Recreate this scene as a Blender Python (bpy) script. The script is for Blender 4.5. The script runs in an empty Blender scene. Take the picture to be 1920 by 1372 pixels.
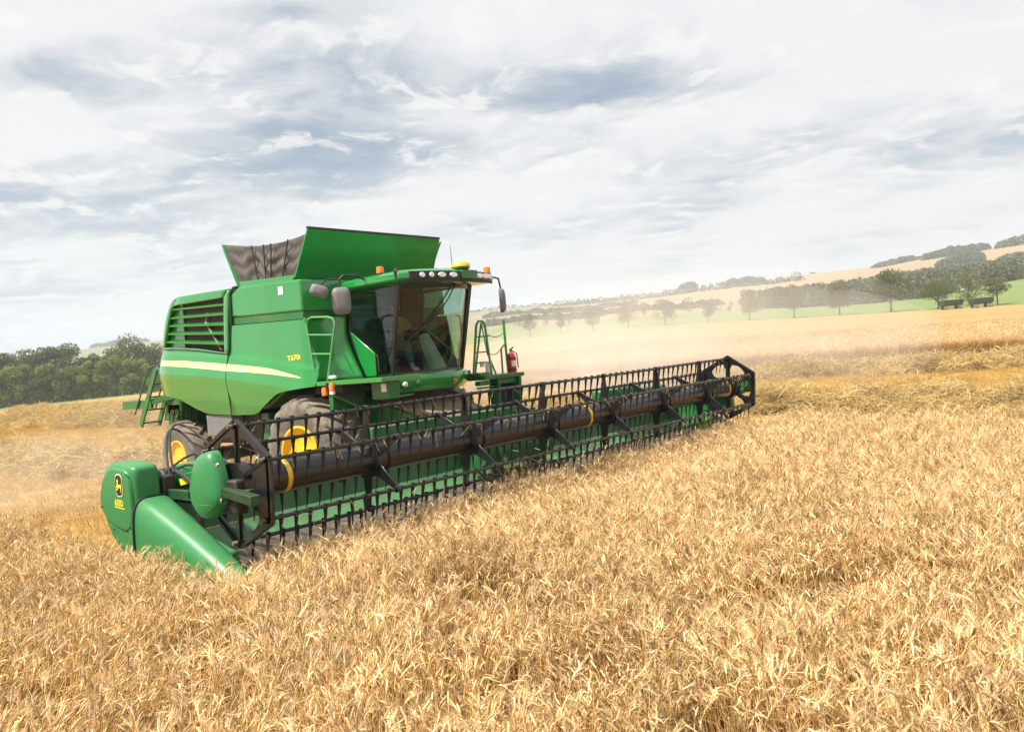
import bpy, bmesh, math, random
import numpy as np
from mathutils import Matrix, Vector, Euler
random.seed(7)
RNG = np.random.default_rng(11)
SC = bpy.context.scene
COL = SC.collection
rad = math.radians

# ------------------------------------------------------------------ camera
CAM = Vector((-9.37819, -11.0262, 2.26956))
cam_data = bpy.data.cameras.new('camera')
cam_data.sensor_fit = 'HORIZONTAL'
cam_data.sensor_width = 36.0
cam_data.lens = 1539.34 / 1920 * 36.0
cam_data.clip_end = 9000
cam_data.clip_start = 0.1
cam = bpy.data.objects.new('camera', cam_data)
COL.objects.link(cam)
r_, d_, f_ = ((0.64217530, -0.76186430, -0.08469757), (-0.06662760, 0.05459785, -0.99628301),
              (0.76365676, 0.64543154, -0.01569980))
cam.matrix_world = Matrix(((r_[0], -d_[0], -f_[0], CAM.x), (r_[1], -d_[1], -f_[1], CAM.y),
                           (r_[2], -d_[2], -f_[2], CAM.z), (0, 0, 0, 1)))
SC.camera = cam
FH = np.array([0.76375089, 0.6455111])          # heading of the view over the ground
RH = np.array([0.6455111, -0.76375089])

# ------------------------------------------------------------------ render look
SC.render.engine = 'CYCLES'
SC.cycles.use_denoising = True
SC.cycles.max_bounces = 6
SC.cycles.diffuse_bounces = 3
SC.cycles.transparent_max_bounces = 16
SC.cycles.volume_bounces = 3
SC.cycles.volume_step_rate = 2.0
SC.cycles.volume_max_steps = 128
SC.view_settings.view_transform = 'Standard'
SC.view_settings.look = 'None'
SC.view_settings.gamma = 1.0
SC.view_settings.use_curve_mapping = False
SC.view_settings.exposure = 0.85

# ------------------------------------------------------------------ node helper
class NT:
    def __init__(s, tree):
        s.t = tree; s.n = tree.nodes; s.l = tree.links
    def add(s, kind, **kw):
        n = s.n.new(kind)
        for k, v in kw.items():
            if k == 'inp':
                for a, b in v.items():
                    sock = n.inputs[a]
                    if hasattr(b, 'is_linked') or isinstance(b, bpy.types.NodeSocket): s.l.new(b, sock)
                    else: sock.default_value = b
            else: setattr(n, k, v)
        return n
    def math(s, op, a, b=None, c=None, clamp=False):
        n = s.n.new('ShaderNodeMath'); n.operation = op; n.use_clamp = clamp
        for i, v in enumerate((a, b, c)):
            if v is None: continue
            if isinstance(v, bpy.types.NodeSocket): s.l.new(v, n.inputs[i])
            else: n.inputs[i].default_value = v
        return n.outputs[0]
    def mix(s, f, a, b):
        n = s.n.new('ShaderNodeMix'); n.data_type = 'RGBA'
        for i, v in ((0, f), (6, a), (7, b)):
            if isinstance(v, bpy.types.NodeSocket): s.l.new(v, n.inputs[i])
            else: n.inputs[i].default_value = v if i == 0 else tuple(v) + (1,) * (4 - len(v))
        return n.outputs[2]
    def noise(s, vec, scale, detail=4, rough=0.55, dist=0.0):
        n = s.n.new('ShaderNodeTexNoise')
        if vec is not None: s.l.new(vec, n.inputs['Vector'])
        n.inputs['Scale'].default_value = scale; n.inputs['Detail'].default_value = detail
        n.inputs['Roughness'].default_value = rough; n.inputs['Distortion'].default_value = dist
        return n.outputs['Fac']
    def ramp(s, f, lo, hi, a=0.0, b=1.0, smooth=True):
        n = s.n.new('ShaderNodeMapRange')
        n.interpolation_type = 'SMOOTHSTEP' if smooth else 'LINEAR'
        s.l.new(f, n.inputs[0])
        for i, v in zip((1, 2, 3, 4), (lo, hi, a, b)): n.inputs[i].default_value = v
        return n.outputs[0]
    def mapping(s, vec, scale=(1, 1, 1), loc=(0, 0, 0), rot=(0, 0, 0)):
        n = s.n.new('ShaderNodeMapping'); s.l.new(vec, n.inputs[0])
        n.inputs['Location'].default_value = loc; n.inputs['Rotation'].default_value = rot
        n.inputs['Scale'].default_value = scale
        return n.outputs[0]

# ------------------------------------------------------------------ world: bright broken overcast
SUN_TO = Vector((-0.52, 0.16, 0.84)).normalized()
sun_el = math.asin(SUN_TO.z)
sun_az = math.atan2(SUN_TO.x, SUN_TO.y)
W_ = bpy.data.worlds.new('World'); SC.world = W_; W_.use_nodes = True
w = NT(W_.node_tree); w.n.clear()
sky = w.add('ShaderNodeTexSky', sky_type='NISHITA', sun_disc=False, sun_elevation=sun_el, sun_rotation=sun_az,
            air_density=1.0, dust_density=1.5, ozone_density=1.0)
tc = w.add('ShaderNodeTexCoord')
sep = w.add('ShaderNodeSeparateXYZ', inp={0: tc.outputs['Generated']})
zz = w.math('MAXIMUM', sep.outputs[2], 0.0)
den = w.math('ADD', zz, 0.12)
rr = w.math('DIVIDE', w.math('ADD', w.math('MULTIPLY', sep.outputs[0], float(RH[0])), w.math('MULTIPLY', sep.outputs[1], float(RH[1]))), den)
ff = w.math('DIVIDE', w.math('ADD', w.math('MULTIPLY', sep.outputs[0], float(FH[0])), w.math('MULTIPLY', sep.outputs[1], float(FH[1]))), den)
uv = w.add('ShaderNodeCombineXYZ', inp={0: rr, 1: ff, 2: 0.0}).outputs[0]
warp = w.add('ShaderNodeTexNoise', inp={'Vector': uv, 'Scale': 1.7, 'Detail': 3.0})
wv = w.add('ShaderNodeVectorMath', operation='MULTIPLY_ADD', inp={0: warp.outputs['Color'], 1: (0.5, 0.5, 0), 2: uv}).outputs[0]
n1 = w.noise(w.mapping(wv, (1.25, 1.0, 1), (3.1, 0.4, 0)), 1.25, 7, 0.56)
n2 = w.noise(w.mapping(wv, (1.0, 1.0, 1), (7.7, 2.4, 0)), 4.2, 8, 0.6)
def blob(cx, cy, sx, sy, rot):
    m = w.add('ShaderNodeVectorMath', operation='SUBTRACT', inp={0: wv, 1: (cx + .25, cy + .25, 0)}).outputs[0]
    m = w.mapping(m, (1, 1, 1), (0, 0, 0), (0, 0, -rot))
    m = w.add('ShaderNodeVectorMath', operation='DIVIDE', inp={0: m, 1: (sx, sy, 1)}).outputs[0]
    l = w.add('ShaderNodeVectorMath', operation='LENGTH', inp={0: m}).outputs['Value']
    return w.ramp(l, 1.4, 0.0)
shade = w.math('MULTIPLY', w.math('SUBTRACT', n1, 0.5), 2.8)
for (cx, cy, sx, sy, rot, amt) in ((-1.1, 2.0, .55, .2, 0, .55), (-.62, 2.6, .75, .36, .1, .55), (.15, 2.22, .85, .2, .12, .6), (-1.5, 2.75, .5, .5, 0, .4),
                                   (1.75, 2.9, .7, .35, .2, .38), (.5, 3.0, .5, .22, 0, .3), (-1.8, 3.9, .9, .5, 0, .2), (0.2, 1.6, 1.2, .35, 0, -.35), (1.1, 2.1, .5, .3, 0, -.2),
                                   (-.3, 3.2, .5, .3, 0, -.3), (.4, 4.6, 2.5, .8, 0, -.1), (-1.4, 1.55, .7, .3, 0, -.25)):
    shade = w.math('ADD', shade, w.math('MULTIPLY', blob(cx, cy, sx, sy, rot), amt * 1.05))
shade = w.math('ADD', shade, w.math('MULTIPLY', w.math('SUBTRACT', n2, 0.5), 0.9))
n2b = w.noise(w.mapping(wv, (1.0, 1.0, 1), (7.7, 2.4 + .085, 0)), 4.2, 8, 0.6)
n1b = w.noise(w.mapping(wv, (1.25, 1.0, 1), (3.1, 0.4 + .16, 0)), 1.25, 7, 0.56)
relief = w.math('ADD', w.math('MULTIPLY', w.math('SUBTRACT', n2b, n2), 1.5), w.math('MULTIPLY', w.math('SUBTRACT', n1b, n1), 1.3))
shade = w.math('ADD', shade, w.math('MULTIPLY', relief, 0.9))
thick = w.ramp(shade, -0.19, 1.0)
cloud = w.mix(thick, (0.955, 0.968, 1.0), (0.30, 0.395, 0.535))
cloud = w.mix(w.math('MULTIPLY', w.ramp(n2, 0.50, 0.62, 0, 0.75), w.ramp(relief, 0.10, -0.10)), cloud, (1.05, 1.045, 1.04))
low = w.ramp(zz, 0.0, 0.22, 1, 0)
cloud = w.mix(w.math('MULTIPLY', low, 0.6), cloud, (0.79, 0.825, 0.875))
gap = w.math('MULTIPLY', w.ramp(shade, 0.3, 0.7), w.ramp(n2, 0.6, 0.45, 0, 0.3))
skym = w.add('ShaderNodeVectorMath', operation='SCALE', inp={0: sky.outputs[0], 'Scale': 0.075}).outputs[0]
clm = w.add('ShaderNodeVectorMath', operation='SCALE', inp={0: cloud, 'Scale': 0.48}).outputs[0]
tot = w.mix(gap, clm, skym)
bg = w.add('ShaderNodeBackground', inp={0: tot, 1: 1.0})
wo = w.add('ShaderNodeOutputWorld', inp={0: bg.outputs[0]})

sun_d = bpy.data.lights.new('sun', 'SUN')
sun_d.energy = 4.6; sun_d.angle = rad(4.0); sun_d.color = (1.0, 0.96, 0.90)
sun = bpy.data.objects.new('sun', sun_d); COL.objects.link(sun)
sun.rotation_euler = (-SUN_TO).to_track_quat('-Z', 'Y').to_euler()

# ------------------------------------------------------------------ materials
def mat(name, col, rough=0.5, metal=0.0, coat=0.0, spec=0.5, vary=0.0, vscale=6.0, dust=0.0, bump=0.0, bscale=40.0, emit=None):
    m = bpy.data.materials.new(name); m.use_nodes = True
    t = NT(m.node_tree); p = t.n['Principled BSDF']
    p.inputs['Base Color'].default_value = tuple(col) + (1,)
    p.inputs['Roughness'].default_value = rough; p.inputs['Metallic'].default_value = metal
    p.inputs['Coat Weight'].default_value = coat; p.inputs['Coat Roughness'].default_value = 0.06
    p.inputs['Specular IOR Level'].default_value = spec
    co = t.add('ShaderNodeTexCoord').outputs['Object']
    c = None
    if vary:
        n = t.noise(co, vscale, 5, 0.6)
        c = t.mix(t.ramp(n, 0.3, 0.7), tuple(x * (1 - vary) for x in col), tuple(min(1, x * (1 + vary)) for x in col))
    if dust:
        n = t.noise(co, 3.0, 8, 0.65); n3 = t.noise(co, 45.0, 3, 0.6)
        geo = t.add('ShaderNodeNewGeometry')
        up = t.add('ShaderNodeSeparateXYZ', inp={0: geo.outputs['Normal']}).outputs[2]
        f = t.math('ADD', t.math('MULTIPLY', t.ramp(n, 0.35, 0.8), t.ramp(n3, 0.3, 0.75)), t.math('MULTIPLY', t.math('MAXIMUM', up, 0.0), 0.5))
        f = t.math('MULTIPLY', f, dust, clamp=True)
        ch = t.noise(t.mapping(co, (1, 1, 1)), 130.0, 2, 0.5)
        f = t.math('ADD', f, t.math('MULTIPLY', t.ramp(ch, 0.70, 0.74), t.math('MULTIPLY', t.math('ADD', t.math('MAXIMUM', up, 0.0), 0.15), min(1.0, dust * 3))), clamp=True)
        c = t.mix(f, c if c is not None else col, (0.42, 0.33, 0.2))
        t.l.new(t.math('ADD', t.math('MULTIPLY', f, 0.5), rough, clamp=True), p.inputs['Roughness'])
    if c is not None: t.l.new(c, p.inputs['Base Color'])
    if bump:
        b = t.add('ShaderNodeBump', inp={'Strength': bump, 'Distance': 0.01, 'Height': t.noise(co, bscale, 5, 0.6)})
        t.l.new(b.outputs[0], p.inputs['Normal'])
    if emit:
        p.inputs['Emission Color'].default_value = tuple(emit[0]) + (1,); p.inputs['Emission Strength'].default_value = emit[1]
    return m
M = {}
M['paint'] = mat('green_paint', (0.005, 0.225, 0.033), 0.22, coat=1.0, vary=0.06, vscale=1.2, dust=0.06)
M['paint2'] = mat('green_paint_inner', (0.004, 0.13, 0.024), 0.42, coat=0.2, vary=0.1, dust=0.28)
M['plastic'] = mat('green_plastic', (0.022, 0.195, 0.056), 0.36, vary=0.05, vscale=2, dust=0.10, bump=0.06, bscale=160)
M['trough'] = mat('green_sheet', (0.012, 0.105, 0.026), 0.45, vary=0.12, dust=0.2)
M['black'] = mat('black_metal', (0.008, 0.008, 0.009), 0.30, vary=0.2, dust=0.025, spec=0.5, coat=0.2)
M['tine'] = mat('black_plastic', (0.012, 0.011, 0.011), 0.5, vary=0.2, dust=0.02, spec=0.3)
M['steel'] = mat('worn_steel', (0.16, 0.15, 0.145), 0.38, metal=0.5, vary=0.25, dust=0.45)
M['paint3'] = mat('dark_green_arm', (0.008, 0.045, 0.014), 0.4, vary=0.2, dust=0.1)
M['belt'] = mat('belt_rubber', (0.035, 0.034, 0.035), 0.5, vary=0.3, dust=0.25)
M['dark'] = mat('dark_grey', (0.016, 0.016, 0.017), 0.55, vary=0.2, dust=0.07)
M['rubber'] = mat('dusty_rubber', (0.10, 0.09, 0.08), 0.8, vary=0.25, vscale=8, dust=0.8, bump=0.3, bscale=60)
M['yellow'] = mat('yellow_paint', (0.80, 0.46, 0.01), 0.4, coat=0.2, vary=0.06, dust=0.12)
M['stripe'] = mat('yellow_decal', (0.86, 0.72, 0.30), 0.4, vary=0.03)
M['faint'] = mat('faded_lettering', (0.60, 0.44, 0.17), 0.5)
M['decal'] = mat('bright_decal', (0.85, 0.70, 0.05), 0.4)
M['canvas'] = mat('brown_canvas', (0.075, 0.064, 0.055), 0.75, vary=0.35, vscale=5, bump=0.8, bscale=14)
M['grey'] = mat('grey_plastic', (0.17, 0.165, 0.17), 0.55, vary=0.08)
M['orange'] = mat('orange_lens', (0.75, 0.2, 0.01), 0.2, coat=0.5)
M['lens'] = mat('lamp_lens', (0.92, 0.93, 0.94), 0.15, coat=0.8)
M['chrome'] = mat('mirror_metal', (0.75, 0.75, 0.75), 0.15, metal=1.0)
M['red'] = mat('red_paint', (0.5, 0.025, 0.02), 0.35, coat=0.3)
M['white'] = mat('white_sticker', (0.78, 0.78, 0.76), 0.5)
M['mesh'] = mat('radiator_screen', (0.022, 0.016, 0.015), 0.7, vary=0.4, vscale=9, dust=0.12)
M['brown'] = mat('dusty_brown', (0.13, 0.085, 0.05), 0.85, vary=0.4, dust=0.6)
M['skin'] = mat('skin', (0.5, 0.28, 0.19), 0.5)
M['shirt'] = mat('olive_cloth', (0.30, 0.27, 0.04), 0.85)
M['trousers'] = mat('teal_cloth', (0.03, 0.13, 0.13), 0.85)
M['hair'] = mat('brown_hair', (0.05, 0.03, 0.02), 0.7)
M['seat'] = mat('black_fabric', (0.03, 0.03, 0.03), 0.85)
M['beige'] = mat('beige_plastic', (0.38, 0.36, 0.27), 0.5)
M['trailer'] = mat('dark_green_trailer', (0.025, 0.055, 0.03), 0.55, vary=0.2, vscale=2)
M['bark'] = mat('bark', (0.10, 0.075, 0.05), 0.9, vary=0.3)
def glass_mat():
    m = bpy.data.materials.new('tinted_glass'); m.use_nodes = True
    t = NT(m.node_tree); t.n.clear()
    tr = t.add('ShaderNodeBsdfTransparent', inp={0: (0.50, 0.68, 0.62, 1)})
    gl = t.add('ShaderNodeBsdfGlossy', inp={0: (1, 1, 1, 1), 'Roughness': 0.02})
    lw_ = t.add('ShaderNodeLayerWeight', inp={0: 0.5})
    f = t.math('ADD', t.math('MULTIPLY', t.math('POWER', lw_.outputs['Facing'], 4.0), 0.9), 0.05, clamp=True)
    mx = t.add('ShaderNodeMixShader', inp={0: f, 1: tr.outputs[0], 2: gl.outputs[0]})
    t.add('ShaderNodeOutputMaterial', inp={0: mx.outputs[0]})
    return m
M['glass'] = glass_mat()
def leaf_mat(name, a, b, transl=0.25):
    m = bpy.data.materials.new(name); m.use_nodes = True
    t = NT(m.node_tree); t.n.clear()
    geo = t.add('ShaderNodeNewGeometry'); oi = t.add('ShaderNodeObjectInfo')
    co = t.add('ShaderNodeTexCoord').outputs['Object']
    n = t.noise(co, 0.45, 4, 0.6)
    f = t.math('ADD', t.math('MULTIPLY', geo.outputs['Random Per Island'], 0.45), t.math('MULTIPLY', t.ramp(n, 0.35, 0.65), 0.55))
    f = t.math('ADD', f, t.math('MULTIPLY', t.math('SUBTRACT', oi.outputs['Random'], 0.5), 0.35), clamp=True)
    c = t.mix(f, a, b)
    d = t.add('ShaderNodeBsdfDiffuse', inp={0: c}); tr = t.add('ShaderNodeBsdfTranslucent', inp={0: c})
    mx = t.add('ShaderNodeMixShader', inp={0: transl, 1: d.outputs[0], 2: tr.outputs[0]})
    t.add('ShaderNodeOutputMaterial', inp={0: mx.outputs[0]})
    return m
M['leaf'] = leaf_mat('leaf_row', (0.085, 0.105, 0.034), (0.20, 0.215, 0.072), .4)
M['leaf_dark'] = leaf_mat('leaf_dark', (0.05, 0.075, 0.026), (0.18, 0.22, 0.075), .5)
M['leaf_young'] = leaf_mat('leaf_young', (0.09, 0.135, 0.04), (0.31, 0.38, 0.11), .5)
M['leaf_far'] = leaf_mat('leaf_far', (0.075, 0.088, 0.05), (0.17, 0.17, 0.085))
def straw_mat(name, attr=True, gain=1.0, sat=1.0):
    m = bpy.data.materials.new(name); m.use_nodes = True
    t = NT(m.node_tree); t.n.clear()
    at = t.add('ShaderNodeAttribute', attribute_name='tint')
    oi = t.add('ShaderNodeObjectInfo')
    h = t.add('ShaderNodeHueSaturation', inp={'Color': at.outputs['Color'], 'Saturation': sat})
    v = t.math('ADD', t.math('MULTIPLY', oi.outputs['Random'], 0.5 * gain), 0.72 * gain)
    t.l.new(v, h.inputs['Value'])
    d = t.add('ShaderNodeBsdfDiffuse', inp={0: h.outputs[0]}); tr = t.add('ShaderNodeBsdfTranslucent', inp={0: h.outputs[0]})
    mx = t.add('ShaderNodeMixShader', inp={0: 0.14, 1: d.outputs[0], 2: tr.outputs[0]})
    t.add('ShaderNodeOutputMaterial', inp={0: mx.outputs[0]})
    return m
M['wheat'] = straw_mat('ripe_wheat')
M['straw'] = straw_mat('cut_straw')

# ------------------------------------------------------------------ geometry helpers
def base_of(o):
    while o.parent: o = o.parent
    return Vector(o.location)
class MB:
    def __init__(s): s.v = []; s.f = []
    def add(s, vs, fs):
        k = len(s.v); s.v += [tuple(p) for p in vs]; s.f += [tuple(i + k for i in f) for f in fs]; return s
    def hexa(s, p):   # 0-3 bottom ring, 4-7 top ring
        return s.add(p, [(3, 2, 1, 0), (4, 5, 6, 7), (0, 1, 5, 4), (1, 2, 6, 5), (2, 3, 7, 6), (3, 0, 4, 7)])
    def box(s, c, d, rot=None):
        x, y, z = (i / 2 for i in d)
        p = [Vector(q) for q in ((-x, -y, -z), (x, -y, -z), (x, y, -z), (-x, y, -z), (-x, -y, z), (x, -y, z), (x, y, z), (-x, y, z))]
        if rot: e = Euler(rot).to_matrix(); p = [e @ q for q in p]
        return s.hexa([q + Vector(c) for q in p])
    def bar(s, a, b, w, h, up=(0, 0, 1), w2=None, h2=None):
        a, b = Vector(a), Vector(b); d = (b - a).normalized(); u = Vector(up)
        sd = d.cross(u)
        if sd.length < 1e-4: sd = d.cross(Vector((1, 0, 0)))
        sd.normalize(); u = sd.cross(d)
        w2 = w if w2 is None else w2; h2 = h if h2 is None else h2
        r = lambda c, w, h: [c - sd * w / 2 - u * h / 2, c + sd * w / 2 - u * h / 2, c + sd * w / 2 + u * h / 2, c - sd * w / 2 + u * h / 2]
        return s.hexa(r(a, w, h) + r(b, w2, h2))
    def prism(s, poly, ax, a, b):
        mk = {'X': lambda p, t: (t, p[0], p[1]), 'Y': lambda p, t: (p[0], t, p[1]), 'Z': lambda p, t: (p[0], p[1], t)}[ax]
        n = len(poly); vs = [mk(p, a) for p in poly] + [mk(p, b) for p in poly]
        return s.add(vs, [tuple(range(n))[::-1], tuple(range(n, 2 * n))] + [(i, (i + 1) % n, n + (i + 1) % n, n + i) for i in range(n)])
    def loft(s, rings, cap=True, close=True):
        n = len(rings[0]); k = len(s.v); vs = [p for r in rings for p in r]; fs = []
        m = n if close else n - 1
        for i in range(len(rings) - 1):
            for j in range(m): fs.append((i * n + j, i * n + (j + 1) % n, (i + 1) * n + (j + 1) % n, (i + 1) * n + j))
        if cap and close: fs += [tuple(range(n))[::-1], tuple(range((len(rings) - 1) * n, len(rings) * n))]
        return s.add(vs, fs)
    def tube(s, pts, r, n=8, cap=True):
        pts = [Vector(p) for p in pts]; rings = []; ref = None
        for i, p in enumerate(pts):
            d = (pts[min(i + 1, len(pts) - 1)] - pts[max(i - 1, 0)]).normalized()
            if ref is None: ref = Vector((0, 0, 1)) if abs(d.z) < 0.9 else Vector((1, 0, 0))
            u = d.cross(ref).normalized(); v = u.cross(d); ref = v if v.length else ref
            q = r[i] if isinstance(r, (list, tuple)) else r
            rings.append([p + (u * math.cos(a) + v * math.sin(a)) * q for a in (2 * math.pi * j / n for j in range(n))])
        return s.loft(rings, cap)
    def lathe(s, prof, c, ax='X', n=32, cap=False):
        c = Vector(c); rings = []
        for (h, r) in prof:
            ring = []
            for j in range(n):
                a = 2 * math.pi * j / n; q = (r * math.cos(a), r * math.sin(a))
                ring.append(c + Vector({'X': (h, q[0], q[1]), 'Y': (q[1], h, q[0]), 'Z': (q[0], q[1], h)}[ax]))
            rings.append(ring)
        return s.loft(rings, cap)
    def ell(s, c, r, n=16, m=10):
        c = Vector(c)
        return s.loft([[c + Vector((r[0] * math.sin(t) * math.cos(a), r[1] * math.sin(t) * math.sin(a), r[2] * math.cos(t)))
                        for a in (2 * math.pi * j / n for j in range(n))] for t in (math.pi * (i + .02) / (m + .04) for i in range(m + 1))])
    def grid(s, g, thick=None):
        nr, nc = len(g), len(g[0])
        return s.add([p for r in g for p in r], [(i * nc + j, i * nc + j + 1, (i + 1) * nc + j + 1, (i + 1) * nc + j) for i in range(nr - 1) for j in range(nc - 1)])
    def build(s, name, m, parent=None, bevel=0.0, smooth=35, solid=0.0, seg=2):
        me = bpy.data.meshes.new(name); b = base_of(parent) if parent else Vector((0, 0, 0))
        me.from_pydata([(v[0] - b.x, v[1] - b.y, v[2] - b.z) for v in s.v], [], s.f)
        bm = bmesh.new(); bm.from_mesh(me)
        bmesh.ops.recalc_face_normals(bm, faces=bm.faces); bm.to_mesh(me); bm.free()
        for p in me.polygons: p.use_smooth = True
        me.set_sharp_from_angle(angle=rad(smooth))
        me.materials.append(M[m] if isinstance(m, str) else m)
        o = bpy.data.objects.new(name, me); COL.objects.link(o)
        if parent: o.parent = parent
        if solid:
            q = o.modifiers.new('solid', 'SOLIDIFY'); q.thickness = solid; q.offset = 0
        if bevel:
            q = o.modifiers.new('bevel', 'BEVEL'); q.width = bevel; q.segments = seg; q.limit_method = 'ANGLE'; q.angle_limit = rad(38)
            q.harden_normals = False
        return o
def tag(o, label=None, cat=None, group=None, kind=None):
    if label: o['label'] = label
    if cat: o['category'] = cat
    if group: o['group'] = group
    if kind: o['kind'] = kind
    return o
def thing(name, label, cat, loc, group=None, rz=0):
    o = bpy.data.objects.new(name, None); COL.objects.link(o); o.location = loc; o.rotation_euler = (0, 0, rz)
    o.empty_display_size = 0.2
    return tag(o, label, cat, group)
def copy_tree(o, parent=None):
    c = o.copy(); COL.objects.link(c)
    if parent: c.parent = parent
    for ch in list(o.children): copy_tree(ch, c)
    return c
def lerp(a, b, t): return a + (b - a) * t
def pl(pts, t):       # point on a polyline by fraction of its length
    L = [0]
    for a, b in zip(pts, pts[1:]): L.append(L[-1] + math.hypot(b[0] - a[0], b[1] - a[1]))
    x = t * L[-1]
    for i in range(len(pts) - 1):
        if x <= L[i + 1] or i == len(pts) - 2:
            k = 0 if L[i + 1] == L[i] else (x - L[i]) / (L[i + 1] - L[i])
            return tuple(lerp(p, q, k) for p, q in zip(pts[i], pts[i + 1]))
def coons(bot, top, left, right, nu, nv):
    g = []
    for j in range(nv + 1):
        v = j / nv; row = []
        for i in range(nu + 1):
            u = i / nu; B, T, Lf, Rt = pl(bot, u), pl(top, u), pl(left, v), pl(right, v)
            c00, c10, c01, c11 = bot[0], bot[-1], top[0], top[-1]
            row.append(tuple((1 - v) * B[k] + v * T[k] + (1 - u) * Lf[k] + u * Rt[k]
                             - ((1 - u) * (1 - v) * c00[k] + u * (1 - v) * c10[k] + (1 - u) * v * c01[k] + u * v * c11[k]) for k in (0, 1)))
        g.append(row)
    return g
def ssub(poly, n=3, it=2):     # corner-cutting of a closed outline
    for _ in range(it):
        q = []
        for a, b in zip(poly, poly[1:] + poly[:1]):
            q += [tuple(lerp(x, y, .25) for x, y in zip(a, b)), tuple(lerp(x, y, .75) for x, y in zip(a, b))]
        poly = q
    return poly
def text_polys(s, size, bold=0.0):
    cu = bpy.data.curves.new('lettering', 'FONT'); cu.body = s; cu.size = size; cu.extrude = 0.0; cu.offset = bold
    cu.resolution_u = 3
    o = bpy.data.objects.new('lettering', cu); COL.objects.link(o)
    bpy.context.view_layer.update()
    ev = o.evaluated_get(bpy.context.evaluated_depsgraph_get())
    me = bpy.data.meshes.new_from_object(ev)
    vs = [tuple(v.co) for v in me.vertices]; fs = [tuple(p.vertices) for p in me.polygons]
    bpy.data.objects.remove(o); bpy.data.curves.remove(cu); bpy.data.meshes.remove(me)
    return vs, fs

# ================================================================== COMBINE
comb = thing('combine_harvester', 'large green combine harvester with open brown canvas grain tank cutting the ripe field', 'combine harvester', (0, 0, 0))
def zc(Y): return float(np.interp(Y, (-.5, -.15, .8, 1.95, 3.0, 4.4), (2.22, 2.27, 2.43, 2.57, 2.68, 2.77)))
def xf(Y, z):
    d = z - zc(Y)
    x = float(np.interp(d, (-1.1, -.75, -.42, -.30, -.02, .0, .04, .10, .16, .8, 1.2), (-1.585, -1.665, -1.715, -1.72, -1.662, -1.658, -1.652, -1.622, -1.615, -1.60, -1.575)))
    if Y > 3.95: x += ((Y - 3.95) / .6) ** 2 * .13
    if Y < -.15: x += ((-.15 - Y) / .3) ** 2 * .09
    return x
def panel(name, bot, top, left, right, nu, nv, parent, side=-1, m='paint', off=0.0, thick=0.012):
    g = coons(bot, top, left, right, nu, nv); b = MB()
    s = 1 if side < 0 else -1
    outer = [[(s * (xf(y, z) - off), y, z) for (y, z) in r] for r in g]
    inner = [[(s * (xf(y, z) - off + thick + .012), y, z) for (y, z) in r] for r in g]
    b.grid(outer); n = len(b.v); b.grid(inner)
    nr, nc = len(g), len(g[0])
    edge = [(0, j) for j in range(nc)] + [(i, nc - 1) for i in range(1, nr)] + [(nr - 1, j) for j in range(nc - 2, -1, -1)] + [(i, 0) for i in range(nr - 2, 0, -1)]
    for a, c in zip(edge, edge[1:] + edge[:1]):
        p, q = a[0] * nc + a[1], c[0] * nc + c[1]
        b.f.append((p, q, q + n, p + n))
    return b.build(name, m, parent, smooth=32)
FB = [(-.436, 2.011), (-.15, 1.995), (.122, 1.976), (.416, 1.944), (.56, 1.90), (.677, 1.852), (.92, 1.74), (1.15, 1.635), (1.26, 1.605), (1.945, 1.598)]
FT = [(-.275, 3.07), (.7, 3.11), (1.79, 3.15)]
FL = [(-.436, 2.011), (-.47, 2.18), (-.46, 2.34), (-.371, 2.64), (-.275, 3.07)]
FR = [(1.945, 1.598), (1.925, 2.5), (1.79, 3.15)]
RB = [(1.965, 1.605), (2.80, 1.635), (2.95, 1.665), (3.2, 1.735), (3.455, 1.834), (3.68, 1.915), (3.89, 1.965), (4.2, 2.01), (4.561, 2.032)]
RL = [(1.965, 1.605), (1.945, 2.5), (1.925, 2.655)]
RT = [(1.925, 2.655), (2.9, 2.78), (3.7, 2.86), (4.31, 2.895)]
RR = [(4.561, 2.032), (4.575, 2.25), (4.541, 2.509), (4.31, 2.895)]
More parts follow.
